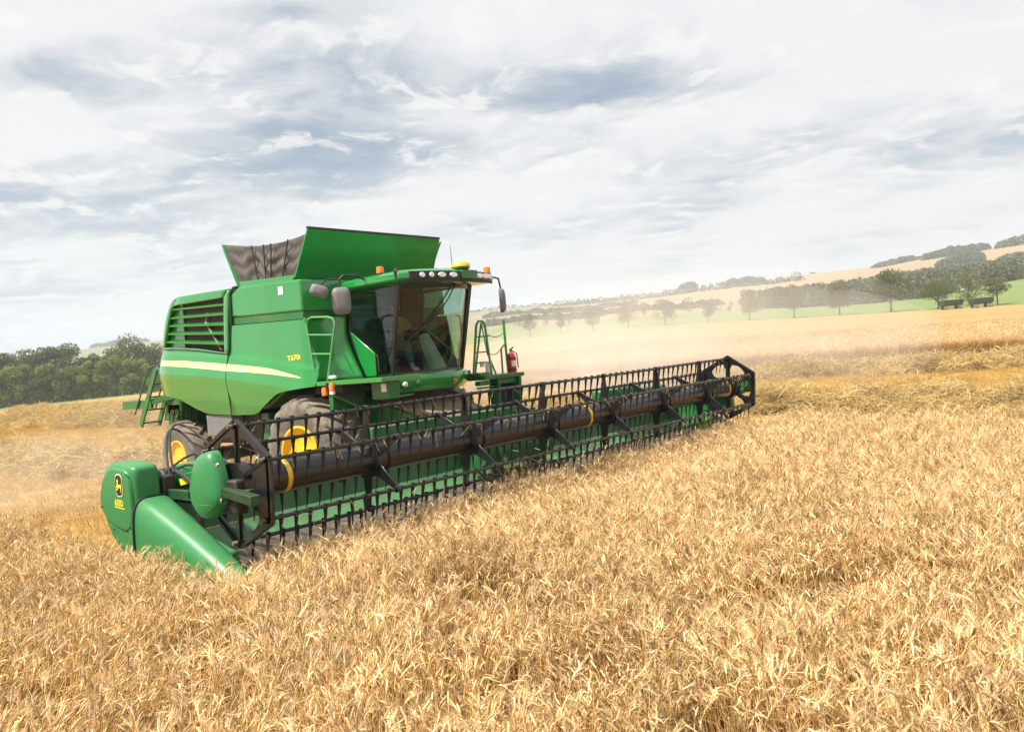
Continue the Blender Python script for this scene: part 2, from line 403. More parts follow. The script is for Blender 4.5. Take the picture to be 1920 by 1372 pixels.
# stripe on the panels
ST = [(-.162, 2.172), (.1, 2.233), (.5, 2.322), (.8, 2.372), (1.3, 2.43), (1.935, 2.497)]
SBt = [(-.162, 2.157), (.1, 2.19), (.5, 2.243), (.8, 2.276), (1.3, 2.325), (1.935, 2.378)]
ST2 = [(1.957, 2.499), (2.6, 2.563), (3.4, 2.637), (4.29, 2.697)]
SB2 = [(1.957, 2.379), (2.6, 2.448), (3.4, 2.527), (4.34, 2.60)]
for side in (-1, 1):
    fp = panel('front_side_panel', FB, FT, FL, FR, 30, 40, comb, side)
    rp = panel('rear_side_panel', RB, RT, RL, RR, 30, 30, comb, side)
    panel('side_stripe', SBt, ST, [SBt[0], ST[0]], [SBt[-1], ST[-1]], 24, 3, fp, side, 'stripe', .003, .001)
    panel('side_stripe', SB2, ST2, [SB2[0], ST2[0]], [SB2[-1], ST2[-1]], 24, 3, rp, side, 'stripe', .003, .001)
    sg = 1 if side < 0 else -1
    def surf_text(s, size, y0, z0, m, par, name, bold=0.0, sx=1.0, slope=0.0, off=.006):
        vs, fs = text_polys(s, size, bold); b = MB(); d = -1 if side < 0 else 1
        wv = max(v[0] for v in vs) * sx
        st = y0 if side < 0 else y0 - wv
        pts = [(st + d * v[0] * sx, z0 + v[1] + slope * v[0] * sx) for v in vs]
        b.add([(sg * (xf(y, z) - off), y, z) for y, z in pts], fs)
        return b.build(name, m, par)
    surf_text('T670i', .115, .215, 2.445, 'decal', fp, 'model_lettering', .003, 1.28, .03)
    surf_text('JOHN', .075, 3.95 if side < 0 else 3.35, 2.597 if side < 0 else 2.545, 'faint', rp, 'side_lettering', .001, 1.25, -.085 * (1 if side < 0 else -1))
    surf_text('DEERE', .075, 3.62 if side < 0 else 3.68, 2.570 if side < 0 else 2.573, 'faint', rp, 'side_lettering', .001, 1.25, -.085 * (1 if side < 0 else -1))
# engine bay frame with louvres
def fr_piece(bay, s, bot, top, left, right, nu=10, nv=6):
    g = coons(bot, top, left, right, nu, nv)
    bay.grid([[(s * (xf(y, z) - .0), y, z) for (y, z) in r] for r in g])
for s in (1, -1):
    bay = MB()
    fr_piece(bay, s, [(1.95, 3.655), (3.70, 3.685)], [(1.80, 3.79), (3.547, 3.835)], [(1.95, 3.655), (1.80, 3.79)], [(3.70, 3.685), (3.547, 3.835)])
    fr_piece(bay, s, [(1.925, 2.665), (2.03, 2.70)], [(1.80, 3.79), (1.95, 3.655)], [(1.925, 2.665), (1.80, 3.79)], [(2.03, 2.70), (1.95, 3.655)], 3, 12)
    fr_piece(bay, s, [(4.17, 2.935), (4.305, 2.905)], [(3.70, 3.685), (3.547, 3.835)], [(4.17, 2.935), (3.80, 3.62), (3.70, 3.685)], [(4.305, 2.905), (4.07, 3.355), (3.837, 3.698), (3.72, 3.79), (3.547, 3.835)], 4, 14)
    fr_piece(bay, s, [(1.925, 2.665), (2.9, 2.79), (3.7, 2.87), (4.305, 2.905)], [(2.03, 2.70), (2.9, 2.825), (3.7, 2.905), (4.17, 2.935)], [(1.925, 2.665), (2.03, 2.70)], [(4.305, 2.905), (4.17, 2.935)], 14, 2)
    bayo = bay.build('engine_bay_frame', 'paint', comb, solid=.06)
    for (a, b) in (((1.93, 3.53), (3.79, 3.62)), ((1.945, 3.366), (3.86, 3.465)), ((1.965, 3.186), (3.95, 3.324)), ((1.985, 3.027), (4.03, 3.179)), ((2.01, 2.846), (4.10, 3.03))):
        lb = MB()
        x0 = xf(a[0], a[1]) + .0; x1 = xf(b[0], b[1]) + .0
        lb.loft([[(s * (x + dx), p[0], p[1] + dz) for dx, dz in ((-.004, -.016), (-.014, .012), (.07, .05), (.07, .035), (.01, -.016))] for x, p in ((x0, a), ((x0 + x1) / 2, tuple(lerp(i, j, .5) for i, j in zip(a, b))), (x1, b))])
        lb.build('louvre', 'paint', bayo, bevel=.004)
    MB().prism([(2.0, 2.66), (3.55, 2.83), (3.5, 3.72), (1.92, 3.70)], 'X', s * -1.50, s * -1.47).build('radiator_screen', 'mesh', bayo)
    MB().prism([(3.56, 2.84), (4.22, 2.90), (3.8, 3.66), (3.52, 3.70)], 'X', s * -1.535, s * -1.50).build('bay_panel', 'paint', bayo)
    MB().bar((s * -1.52, 2.25, 2.75), (s * -1.52, 2.72, 3.3), .04, .11, (1, 0, 0)).bar((s * -1.525, 2.72, 3.3), (s * -1.525, 2.66, 3.45), .04, .07, (1, 0, 0)).build('engine_hose', 'grey', bayo, bevel=.015)
# body core + engine deck
cb = MB()
cb.prism([(.02, 2.05), (.5, 2.0), (1.2, 1.68), (2.9, 1.72), (3.8, 2.0), (4.40, 2.06), (4.38, 2.5), (4.15, 2.87), (3.9, 3.35), (3.66, 3.68), (3.45, 3.80), (1.85, 3.77), (1.80, 3.13), (.02, 3.05)], 'X', -1.46, 1.46)
core = cb.build('body_shell', 'paint2', comb, bevel=.03)
dk = MB()
top = [(1.80, 3.79), (3.0, 3.843), (3.547, 3.837), (3.72, 3.792), (3.837, 3.70), (4.07, 3.358), (4.31, 2.90), (4.53, 2.52), (4.565, 2.25), (4.55, 2.035)]
rows = []
for X in np.linspace(-1, 1, 23):
    row = []
    for (y, z) in top:
        e = abs(xf(y, z)); dr = .06 * max(0, (abs(X) - .86) / .14) ** 2
        row.append((X * (e - .001), y - dr * .5 + (.10 * (1 - X * X) if y > 3.9 else 0), z - dr * (1 if y < 3.9 else .3) + .05 * (1 - X * X)))
    rows.append(row)
dk.grid(rows)
dk.build('engine_hood', 'paint', comb, solid=.02, smooth=50)
sm = MB(); sm.tube([(-1.60, 1.795, 3.16), (-1.60, 1.76, 3.70), (-1.57, 1.70, 3.79), (-1.3, 1.66, 3.86), (0, 1.62, 3.9)], .026)
sm.tube([(-1.672, 1.935, 1.60), (-1.70, 1.94, 2.2), (-1.672, 1.935, 2.5), (-1.628, 1.87, 2.85), (-1.606, 1.80, 3.16)], .010, 6)
sm.build('panel_seal', 'dark', comb)
# chassis and running gear
ch = MB()
ch.box((0, 1.9, 1.45), (1.7, 4.6, .5)).box((0, 0, .95), (2.1, .34, .34)).box((0, 4.1, .74), (2.2, .22, .22)).box((0, 4.1, 1.1), (.5, .5, .7))
ch.box((-1.1, 2.3, 1.35), (.5, 1.5, .55)).box((1.1, 2.3, 1.35), (.5, 1.5, .55)).box((0, .2, 1.75), (2.9, .7, .3)).box((0, -.55, 1.95), (2.9, .7, .16))
ch.prism([(-.3, 1.5), (.6, 1.5), (.95, 1.70), (.3, 1.95), (-.3, 2.0)], 'X', -1.25, 1.25)
ch.build('chassis', 'dark', comb, bevel=.02)
gx = MB(); gx.box((-1.42, 2.55, 1.42), (.30, .85, .40)); gx.build('battery_box', 'grey', comb, bevel=.02)
MB().box((-1.35, 1.33, 1.3), (.12, .22, .62)).box((-1.0, .95, 1.15), (.62, .6, .2)).build('frame_leg', 'paint2', comb, bevel=.015)
gp = MB(); gp.bar((-1.0, -.35, 1.95), (-.85, -.6, 1.25), .3, .08).bar((-1.4, -.5, 1.86), (-.9, -.75, 1.55), .5, .05)
gp.box((-1.15, -.62, 1.72), (.66, .1, .3)); gp.build('frame_bracket', 'paint2', comb, bevel=.015)
# straw spreader at the rear
sp = MB()
sp.box((0, 4.75, 1.55), (2.5, .5, .55)); sp.prism([(4.4, 2.03), (5.0, 1.9), (5.2, 1.5), (4.5, 1.5)], 'X', -1.25, 1.25)
for x in (-.62, .62): sp.lathe([(-.05, .02), (-.05, .58), (.02, .58), (.02, .02)], (x, 5.0, 1.3), 'Z', 28, True)
sp.build('straw_spreader', 'paint2', comb, bevel=.015)
cs = MB()
for k in range(170):
    x = -1.35 + .012 * (k % 85) + random.uniform(-.01, .01); y = 4.55 + (k // 85) * .12 + .1 * math.sin(k)
    cs.bar((x, y, 1.72), (x - .10 + random.uniform(-.1, .06), y + random.uniform(-.12, .12), 1.32 - random.random() * .14), .012, .004)
cs.build('spreader_curtain', mat('dusty_green_rubber', (.10, .14, .045), .9, vary=.4), comb)
# rear ladder and its folding step
rl = MB()
A0, A1 = Vector((-1.45, 4.86, 2.58)), Vector((-1.45, 5.72, 1.42))
for x in (-1.48, -1.10):
    rl.bar(A0 + Vector((x + 1.45, 0, 0)), A1 + Vector((x + 1.45, 0, 0)), .035, .13, (0, .6, .6))
for t in (.28, .5, .72, .95):
    p = A0.lerp(A1, t); rl.box((-1.29, p.y, p.z), (.36, .16, .03))
rl.tube([(-1.50, 4.86, 2.62), (-1.50, 5.10, 2.60), (-1.50, 5.5, 2.15), (-1.50, 5.9, 1.66)], .018)
rl.tube([(-1.1, 4.86, 2.62), (-1.1, 5.1, 2.60), (-1.1, 5.5, 2.15), (-1.1, 5.8, 1.75)], .018)
rl.build('rear_ladder', 'paint2', comb, bevel=.006)
bo = MB(); bo.box((-1.45, 5.85, 1.86), (.06, 1.25, .17)).bar((-1.45, 5.3, 1.9), (-1.2, 4.6, 2.0), .06, .12)
bo.build('rear_bumper_arm', 'paint2', comb, bevel=.008)

# ---- wheels
def wheel(name, c, Rr, wd, rimr, steer=0.0, side=-1, nl=22):
    w_ = bpy.data.objects.new(name, None)
    b = MB(); h = wd / 2
    prof = [(-h * .62, rimr), (-h * .86, rimr * 1.06), (-h, rimr + (Rr - rimr) * .45), (-h * .98, Rr * .90), (-h * .86, Rr * .962), (-h * .4, Rr * .985), (0, Rr * .99),
            (h * .4, Rr * .985), (h * .86, Rr * .962), (h * .98, Rr * .90), (h, rimr + (Rr - rimr) * .45), (h * .86, rimr * 1.06), (h * .62, rimr)]
    b.lathe(prof, (0, 0, 0), 'X', 56)
    lugs = MB()
    for k in range(nl):
        for sd in (-1, 1):
            a0 = 2 * math.pi * (k + (.5 if sd > 0 else 0)) / nl; rings = []
            for t in np.linspace(0, 1, 6):
                x = sd * h * (-.06 + 1.06 * min(1.0, t * 1.12)); r0 = float(np.interp(abs(x), (0, h * .4, h * .86, h * .98, h), (Rr * .985, Rr * .98, Rr * .955, Rr * .88, Rr * .82)))
                hh = .052 * Rr / .9; a = a0 - t * .42 * .9; wa = (.030 + .012 * t)
                ring = []
                for (da, dr) in ((-wa * 1.35, -.02), (-wa, hh), (wa, hh), (wa * 1.35, -.02)):
                    ring.append((x, (r0 + dr) * math.cos(a + da), (r0 + dr) * math.sin(a + da)))
                rings.append(ring)
            lugs.loft(rings)
    b.add(lugs.v, lugs.f)
    rim = MB(); o = -h if side < 0 else h; s = 1 if side < 0 else -1
    rim.lathe([(o * .86, rimr * 1.07), (o * .95, rimr * 1.08), (o * .96, rimr * 1.0), (o * .80, rimr * .95), (o * .70, rimr * .84), (o * .68, rimr * .5), (o * .72, rimr * .34), (o * .84, rimr * .32), (o * .86, rimr * .12), (o * .85, .001)], (0, 0, 0), 'X', 40)
    for k in range(10):
        a = 2 * math.pi * k / 10; rim.lathe([(o * .68, .018), (o * .74, .018), (o * .74, .001)], (0, rimr * .42 * math.cos(a), rimr * .42 * math.sin(a)), 'X', 6)
    rm = Matrix.Translation(c) @ Matrix.Rotation(steer, 4, 'Z')
    root = None
    for bb, nm, mt in ((b, name, 'rubber'), (rim, 'wheel_rim', 'yellow')):
        bb.v = [tuple(rm @ Vector(v)) for v in bb.v]
        ob = bb.build(nm, mt, root or comb, smooth=40)
        if root is None: root = ob
    return root
wheel('front_wheel', (-1.37, 0, .915), .915, .70, .46, 0, -1)
wheel('front_wheel', (1.37, 0, .915), .915, .70, .46, 0, 1)
wheel('rear_wheel', (-1.35, 4.12, .74), .74, .50, .375, rad(-4), -1, 20)
wheel('rear_wheel', (1.35, 4.12, .74), .74, .50, .375, rad(-4), 1, 20)

# ---- grain tank
tk = MB()
tk.prism([(-.25, 3.20), (1.80, 3.285), (1.765, 3.70), (1.48, 3.79), (-.235, 3.712)], 'X', -1.59, 1.59)
tank = tk.build('grain_tank', 'paint', comb, bevel=.035, seg=3)
MB().prism([(-.22, 3.085), (1.79, 3.165), (1.80, 3.283), (-.24, 3.198)], 'X', -1.572, 1.572).build('tank_skirt', 'paint2', tank)
MB().box((-1.594, .28, 3.585), (.008, .13, .13)).build('warning_label', 'white', tank)
MB().prism([(.02, 3.70), (1.52, 3.78), (1.56, 3.88), (-.03, 3.80)], 'X', -1.53, 1.53).build('tank_rim', 'paint', tank, bevel=.01)
# flaring extension sheets
def slab(a, b, c, d, t):
    a, b, c, d = map(Vector, (a, b, c, d)); n = (b - a).cross(d - a).normalized() * t
    return MB().hexa([a, b, c, d, a + n, b + n, c + n, d + n])
ef = slab((-1.53, -.02, 3.76), (1.50, -.02, 3.76), (1.36, -.46, 4.455), (-1.53, -.46, 4.475), .03).build('front_tank_extension', 'paint', comb, bevel=.006)
MB().bar((-1.53, -.47, 4.485), (1.36, -.47, 4.465), .05, .03).build('extension_edge', 'black', ef)
er = slab((1.50, 1.64, 3.80), (-1.50, 1.64, 3.80), (-1.50, 2.05, 4.60), (1.40, 2.05, 4.56), .03).build('rear_tank_extension', 'paint', comb, bevel=.006)
for s in (-1, 1):
    g = []
    for j in range(25):
        v = j / 24; row = []
        for i in range(57):
            u = i / 56
            y0, z0 = lerp(.0, 1.62, u), lerp(3.775, 3.84, u); y1, z1 = lerp(-.42, 2.02, u), lerp(4.42, 4.58, u) - .10 * math.sin(math.pi * u) ** .8 * (1 - .2 * u)
            y, z = lerp(y0, y1, v), lerp(z0, z1, v)
            fold = .022 * math.sin(v * 17 + 4 * math.sin(u * 6.0) + 2.2 * math.sin(u * 17)) * math.sin(math.pi * u) ** .5 * math.sin(math.pi * min(1, v * 1.05)) ** .5
            fold += .012 * math.sin(u * 23 + 5 * v) * math.sin(math.pi * v)
            row.append((s * (1.47 + .0 * v + fold - .05 * math.sin(math.pi * u) * v), y, z))
        g.append(row)
    cv = MB().grid(g).build('tank_canvas', 'canvas', comb, smooth=80, solid=.006)
    for u in (.22, .42, .5, .66):
        pts = [(s * (1.494 + .0 * j), g[j][int(u * 56)][1], g[j][int(u * 56)][2]) for j in range(0, 25, 2)]
        MB().tube(pts, .012, 6).build('canvas_strap', 'dark', cv)

# ---- front wall between body and cab
def pil(z): return float(np.interp(z, (2.03, 2.3, 2.5, 2.7, 2.86, 3.1, 3.6), (-.76, -.60, -.50, -.42, -.385, -.41, -.48)))
fw = MB(); g = []
for z in np.linspace(2.07, 3.10, 14):
    yl = float(np.interp(z, (2.0, 2.34, 2.64, 3.07), (-.40, -.42, -.33, -.24)))
    g.append([(lerp(-1.57, -.86, u), lerp(yl, pil(z) + .02, u ** 1.6) + .10 * math.sin(math.pi * u), z) for u in np.linspace(0, 1, 14)])
fw.grid(g); fw.build('front_wall', 'paint', comb, solid=.02, smooth=60)
MB().box((.0, -.06, 2.6), (3.0, .1, 1.05)).build('bulkhead', 'paint2', comb)
g = [[(lerp(-.86, -.815, t), pil(z) + lerp(.06, -.03, t), z) for t in (0, 1)] for z in np.linspace(2.07, 3.6, 16)]

# ---- cab
cabm = MB()
cabm.box((0, -.80, 2.04), (1.58, 1.1, .08)); cabm.bar((-.77, -1.29, 2.06), (-.80, -1.63, 3.50), .055, .075, (0, 1, 0)); cabm.bar((.77, -1.29, 2.06), (.80, -1.63, 3.50), .075, .085, (0, 1, 0))
for s in (-1, 1):
    cabm.loft([[(s * x, pil(z) + dy, z) for x, dy in ((.80, .05), (.835, .05), (.835, -.055), (.80, -.055))] for z in np.linspace(2.04, 3.55, 18)])
    cabm.bar((s * .80, -.40, 3.49), (s * .80, -1.62, 3.49), .06, .08)
    cabm.bar((s * .80, -.74, 2.07), (s * .78, -1.30, 2.07), .06, .07)
cabm.bar((-.8, -.42, 3.49), (.8, -.42, 3.49), .06, .08); cabm.bar((-.8, -.40, 2.85), (.8, -.40, 2.85), .05, .05)
def warc(x, z): return lerp(-1.30, -1.63, (z - 2.07) / 1.43) - .24 * (1 - (x / .78) ** 2)
xs = np.linspace(-.77, .77, 15)
for z, h_ in ((2.09, .05), (3.45, .10)):
    cabm.loft([[(x, warc(x, z) + dy, z + dz) for dy, dz in ((-.02, -h_ / 2), (-.02, h_ / 2), (.05, h_ / 2), (.05, -h_ / 2))] for x in xs])
cab = cabm.build('cab', 'black', comb, bevel=.008)
MB().grid([[(x, warc(x, z) - .004, z) for x in xs] for z in np.linspace(2.1, 3.42, 12)]).build('windscreen', 'glass', cab, smooth=80)
for s in (-1, 1):
    zs = np.linspace(2.10, 3.47, 14)
    MB().grid([[(s * .812, lerp(pil(z) - .03, warc(.78, z) + .02, t), z) for t in np.linspace(0, 1, 8)] for z in zs]).build('side_window', 'glass', cab, smooth=80)
    MB().prism([(-.45, 2.83), (-1.0, 2.455), (-1.0, 2.09), (-.76, 2.09), (-.62, 2.35)], 'X', s * .822, s * .85).build('quarter_panel', 'paint', cab, bevel=.008)
    MB().tube([(s * .82, -.95, 2.45), (s * .83, -1.05, 2.40), (s * .83, -1.06, 2.15)], .014).build('door_seal', 'dark', cab)
MB().grid([[(x, -.405, z) for x in (-.76, .76)] for z in (2.88, 3.45)]).build('rear_window', 'glass', cab)
MB().box((0, -.41, 2.46), (1.5, .04, .74)).build('cab_rear_wall', 'seat', cab)
MB().box((.52, -.45, 3.15), (.42, .03, .62)).build('cab_cupboard', 'seat', cab)
# roof
plan = [(-1.07, -1.93), (-.92, -2.04), (-.6, -2.13), (-.2, -2.18), (.2, -2.18), (.6, -2.13), (.92, -2.04), (1.08, -1.93), (1.08, -.9), (1.02, -.22), (-1.02, -.22), (-1.07, -.9)]
def inset(k, z, dz=0): return [(x * (1 - k), (y + 1.15) * (1 - k) - 1.15, z + dz * (1 - abs(x))) for x, y in plan]
rf = MB(); rf.loft([inset(.10, 3.46), inset(.02, 3.485), inset(0, 3.51), inset(0, 3.59), inset(.025, 3.625, .02), inset(.12, 3.655, .03), inset(.5, 3.685, .03)])
roof = rf.build('cab_roof', 'paint', comb, bevel=.01)
def band(x0, x1, z0, z1, name, m, out=.012):
    n = 9; rg = []
    for x in np.linspace(x0, x1, n):
        y = float(np.interp(x, [p[0] for p in plan[:8]], [p[1] for p in plan[:8]]))
        rg.append([(x, y - out, z0), (x, y - out, z1), (x, y + .03, z1), (x, y + .03, z0)])
    return MB().loft(rg).build(name, m, roof, bevel=.004)
band(-.93, .04, 3.495, 3.615, 'lamp_housing', 'dark'); band(.42, .88, 3.495, 3.615, 'lamp_housing', 'black')
band(.04, .42, 3.50, 3.64, 'roof_badge_housing', 'paint2', .03)
band(-1.0, 1.0, 3.455, 3.50, 'visor_strip', 'dark', .0)
def wl(x, z, wx, wz):
    y = float(np.interp(x, [p[0] for p in plan[:8]], [p[1] for p in plan[:8]])) - .012
    b = MB(); b.loft([[(x + wx * k * math.cos(a), y - o, z + wz * k * math.sin(a)) for a in (2 * math.pi * j / 20 for j in range(20))] for k, o in ((1.0, 0.0), (1.0, .014), (.9, .02), (.45, .024))])
    return b.build('work_lamp', 'lens', roof)
for x, wx in ((-.73, .052), (-.57, .046), (-.375, .082), (-.145, .082), (.50, .085), (.68, .085), (.81, .035)): wl(x, 3.556, wx, .038)
def beacon(x, y, z):
    b = MB().lathe([(0, .05), (.0, .065), (.03, .065), (.03, .05)], (x, y, z), 'Z', 18, True).build('beacon_base', 'dark', roof)
    MB().lathe([(.03, .058), (.10, .06), (.13, .05), (.14, .01)], (x, y, z), 'Z', 18, True).build('beacon_lens', 'orange', roof)
beacon(-.95, -1.42, 3.63); beacon(1.0, -1.88, 3.61)
rc = MB().lathe([(0, .10), (.03, .15), (.06, .15)], (.15, -2.08, 3.64), 'Z', 22, True).build('receiver_base', 'paint2', roof)
MB().lathe([(.055, .155), (.09, .15), (.125, .12), (.145, .03)], (.15, -2.08, 3.64), 'Z', 22, True).build('satellite_receiver', 'yellow', roof)
MB().tube([(.10, -1.95, 3.66), (.10, -1.95, 3.74), (.09, -1.95, 4.06)], [.012, .006, .004], 6).build('antenna', 'dark', roof)
MB().tube([(-1.06, -1.9, 3.52), (-1.085, -1.9, 3.62), (-1.02, -1.86, 3.67)], .022, 6).build('roof_strap', 'dark', roof)
# mirrors
mm = MB().tube([(-1.05, -1.15, 3.60), (-1.35, -1.32, 3.63), (-1.68, -1.42, 3.61), (-1.75, -1.42, 3.55), (-1.75, -1.42, 3.42)], .018).tube([(-1.72, -1.40, 3.56), (-1.90, -1.32, 3.56), (-1.98, -1.28, 3.50)], .012).build('mirror_arm', 'dark', comb)
def mirror(c, w_, h_, yaw, tilt, par):
    R_ = Matrix.Translation(c) @ Matrix.Rotation(yaw, 4, 'Z') @ Matrix.Rotation(tilt, 4, 'Y')
    out = [(math.copysign(abs(math.cos(a)) ** .5, math.cos(a)) * w_ / 2, math.copysign(abs(math.sin(a)) ** .5, math.sin(a)) * h_ / 2) for a in (2 * math.pi * j / 24 for j in range(24))]
    rg = [[tuple(R_ @ Vector((x * k, y, z * k))) for x, z in out] for k, y in ((.55, -.075), (.86, -.06), (1, -.02), (1, .02))]
    o = MB().loft(rg).build('mirror_head', 'grey', par, smooth=50)
    MB().loft([[tuple(R_ @ Vector((x * k, y, z * k))) for x, z in out] for k, y in ((.94, .0205), (.94, .026))]).build('mirror_glass', 'chrome', par)
mirror((-1.74, -1.42, 3.24), .27, .40, rad(-28), 0, mm)
mirror((-2.02, -1.28, 3.40), .26, .17, rad(-35), rad(22), mm)
mr = MB().tube([(1.07, -1.9, 3.58), (1.30, -1.86, 3.56), (1.36, -1.84, 3.40)], .016).build('mirror_arm', 'dark', comb)
mirror((1.40, -1.80, 3.19), .20, .42, rad(35), rad(-6), mr)
# wipers and door handle
wp = MB(); wp.tube([(.15, warc(.15, 3.45) - .03, 3.46), (-.02, warc(0, 3.2) - .04, 3.25), (-.40, warc(-.4, 2.8) - .03, 2.78)], .011, 6).tube([(.22, warc(.2, 3.45) - .03, 3.46), (.05, warc(0, 3.2) - .04, 3.21), (-.34, warc(-.3, 2.8) - .03, 2.76)], .009, 6)
wp.bar((-.15, warc(-.1, 3.0) - .035, 3.02), (-.62, warc(-.6, 2.6) - .025, 2.60), .012, .02)
wp.build('windscreen_wiper', 'dark', cab)
MB().tube([(.86, -1.2, 3.0), (.92, -1.24, 2.98), (.93, -1.24, 2.5), (.87, -1.2, 2.46)], .014).build('grab_handle', 'dark', cab)
MB().box((.88, -1.28, 2.38), (.05, .04, .09)).build('door_lamp', 'red', cab)
# inside the cab
st = MB(); st.box((0, -.62, 2.40), (.50, .50, .14)).box((0, -.62, 2.2), (.34, .34, .3)).bar((0, -.42, 2.44), (0, -.40, 3.02), .48, .12, (0, 1, 0)).box((-.33, -.66, 2.62), (.09, .4, .07)).box((.36, -.72, 2.62), (.14, .5, .1))
seat = st.build('driver_seat', 'seat', cab, bevel=.03)
MB().bar((.10, -1.45, 2.08), (.05, -1.20, 2.70), .26, .20, (0, 1, 0), .15, .13).build('steering_column', 'beige', cab, bevel=.03)
sw = MB(); ctr = Vector((.03, -1.13, 2.79)); nrm = Vector((0, .45, .9)).normalized(); u_ = Vector((1, 0, 0)); v_ = nrm.cross(u_)
sw.tube([ctr + (u_ * math.cos(a) + v_ * math.sin(a)) * .20 for a in (2 * math.pi * k / 24 for k in range(25))], .016, 6)
for a in (.5, 2.6, 4.7): sw.bar(ctr, ctr + (u_ * math.cos(a) + v_ * math.sin(a)) * .2, .03, .012, nrm)
sw.build('steering_wheel', 'dark', cab)
mo = MB(); mo.box((-.52, -1.02, 2.92), (.22, .05, .17), (0, 0, rad(20))).bar((-.5, -.98, 2.62), (-.52, -1.0, 2.86), .04, .04); mo.build('display_screen', 'dark', cab, bevel=.01)
MB().tube([(-.60, -.95, 2.98), (-.60, -1.1, 3.02), (-.60, -1.24, 3.01)], .012, 6).build('inner_handrail', 'dark', cab)
MB().prism([(-.5, 2.1), (-1.22, 2.1), (-1.22, 2.25), (-.95, 2.50), (-.45, 2.78)], 'X', .765, .79).build('door_lower_trim', 'seat', cab)
# nose panel under the windscreen
npn = MB(); rg = []
for x in np.linspace(-.90, .86, 21):
    y = -1.36 - .34 * (1 - (x / .9) ** 2) if abs(x) < .9 else -1.36
    e = max(0, (abs(x + .02) - .72) / .18); k = .5 * e
    rg.append([(x, y + .30, 2.075), (x, y + .06, 2.08), (x, y, 2.045 - .02 * k), (x, y - .015, 1.98 - .01 * k), (x, y + .03, 1.84 + .06 * k), (x, y + .09, 1.79 + .08 * k), (x, y + .30, 1.79 + .08 * k)])
npn.loft(rg); nose = npn.build('nose_panel', 'paint', comb, bevel=.012)
def npy(x): return -1.36 - .34 * (1 - (x / .9) ** 2) - .018
for x, m_, r1 in ((-.70, 'lens', .04), (-.50, 'paint2', .05)):
    MB().lathe([(.03, r1), (-.012, r1), (-.02, r1 * .7), (-.022, .002)], (x, npy(x) + .01, 1.925), 'Y', 18).build('nose_lamp', m_, nose)
# round crest on the nose
def crest(o, ux, uy, w_, h_, par, mirror_=1):
    o, ux, uy = Vector(o), Vector(ux).normalized(), Vector(uy).normalized(); n = ux.cross(uy).normalized()
    def oval(k): return [((.5 * k) * math.copysign(abs(math.cos(a)) ** .62, math.cos(a)), .5 * k * math.copysign(abs(math.sin(a)) ** .75, math.sin(a))) for a in (2 * math.pi * j / 32 for j in range(32))]
    deer = [(-.40, -.06), (-.28, -.04), (-.20, .02), (-.16, .14), (-.24, .24), (-.14, .20), (-.10, .30), (-.06, .19), (.02, .24), (-.06, .10), (-.04, .04), (.18, .02), (.30, .06), (.36, .10), (.33, .0), (.36, -.12), (.30, -.30), (.25, -.30), (.27, -.14), (.18, -.10), (-.06, -.10), (-.18, -.22), (-.34, -.20), (-.35, -.15), (-.22, -.16), (-.16, -.08), (-.30, -.09)]
    at = lambda p, d: o + ux * (p[0] * w_ * mirror_) + uy * (p[1] * h_) + n * d
    b1 = MB().loft([[at(p, 0) for p in oval(1)], [at(p, .003) for p in oval(1)]]).build('crest', 'stripe', par)
    MB().loft([[at(p, .003) for p in oval(.90)], [at(p, .005) for p in oval(.90)]]).build('crest_field', 'dark', par)
    MB().loft([[at(p, .005) for p in deer], [at(p, .0075) for p in deer]]).build('crest_animal', 'decal', par)
MB_c = (.20, npy(.20) - .002, 1.925)
crest(MB_c, (1, .16, 0), (0, -.15, 1), .09, .105, nose)
# walkway, hand rails and lamps on the near side
wk = MB(); wk.box((-1.22, -1.16, 2.045), (.76, 1.66, .07)); wk.build('side_walkway', 'paint', comb, bevel=.008)
wk2 = MB(); wk2.box((-1.29, -1.70, 1.88), (.20, .4, .26)).bar((-1.25, -1.86, 1.77), (-.75, -1.66, 1.77), .12, .025); wk2.build('walkway_support', 'paint2', comb, bevel=.01)
hr = MB()
hr.tube([(-1.58, -.42, 2.09), (-1.58, -.31, 2.98), (-1.58, -.345, 3.06), (-1.58, -.45, 3.085), (-1.58, -.85, 3.055), (-1.58, -.98, 3.02), (-1.58, -1.01, 2.93), (-1.58, -.72, 2.09)], .018)
for a, b in (((-.345, 2.82), (-.93, 2.775)), ((-.375, 2.52), (-.85, 2.49))): hr.tube([(-1.58,) + a, (-1.58,) + b], .014)
hr.tube([(-1.575, -.80, 3.05), (-1.1, -.80, 2.09)], .012)
hr.build('hand_rail', mat('light_green_rail', (.10, .34, .11), .35, coat=.3), comb)
il = MB().tube([(-1.62, -.74, 2.05), (-1.64, -.76, 1.95)], .02).build('lamp_bracket', 'black', comb)
MB().lathe([(0, .045), (.09, .05), (.13, .03)], (-1.64, -.70, 1.86), 'Z', 14, True).build('indicator_lamp', 'orange', il)
MB().lathe([(0, .045), (.09, .05), (.13, .03)], (-1.62, -.86, 1.92), 'Z', 14, True).build('indicator_lamp', 'orange', il)
MB().lathe([(0, .045), (.05, .045)], (-1.62, -.86, 1.875), 'Z', 14, True).build('side_lamp', 'lens', il)
MB().ell((-1.56, -.82, 2.13), (.065, .065, .035)).build('front_lamp', 'lens', il)
MB().box((-1.40, -1.80, 1.92), (.03, .10, .12)).build('sticker', 'white', comb)
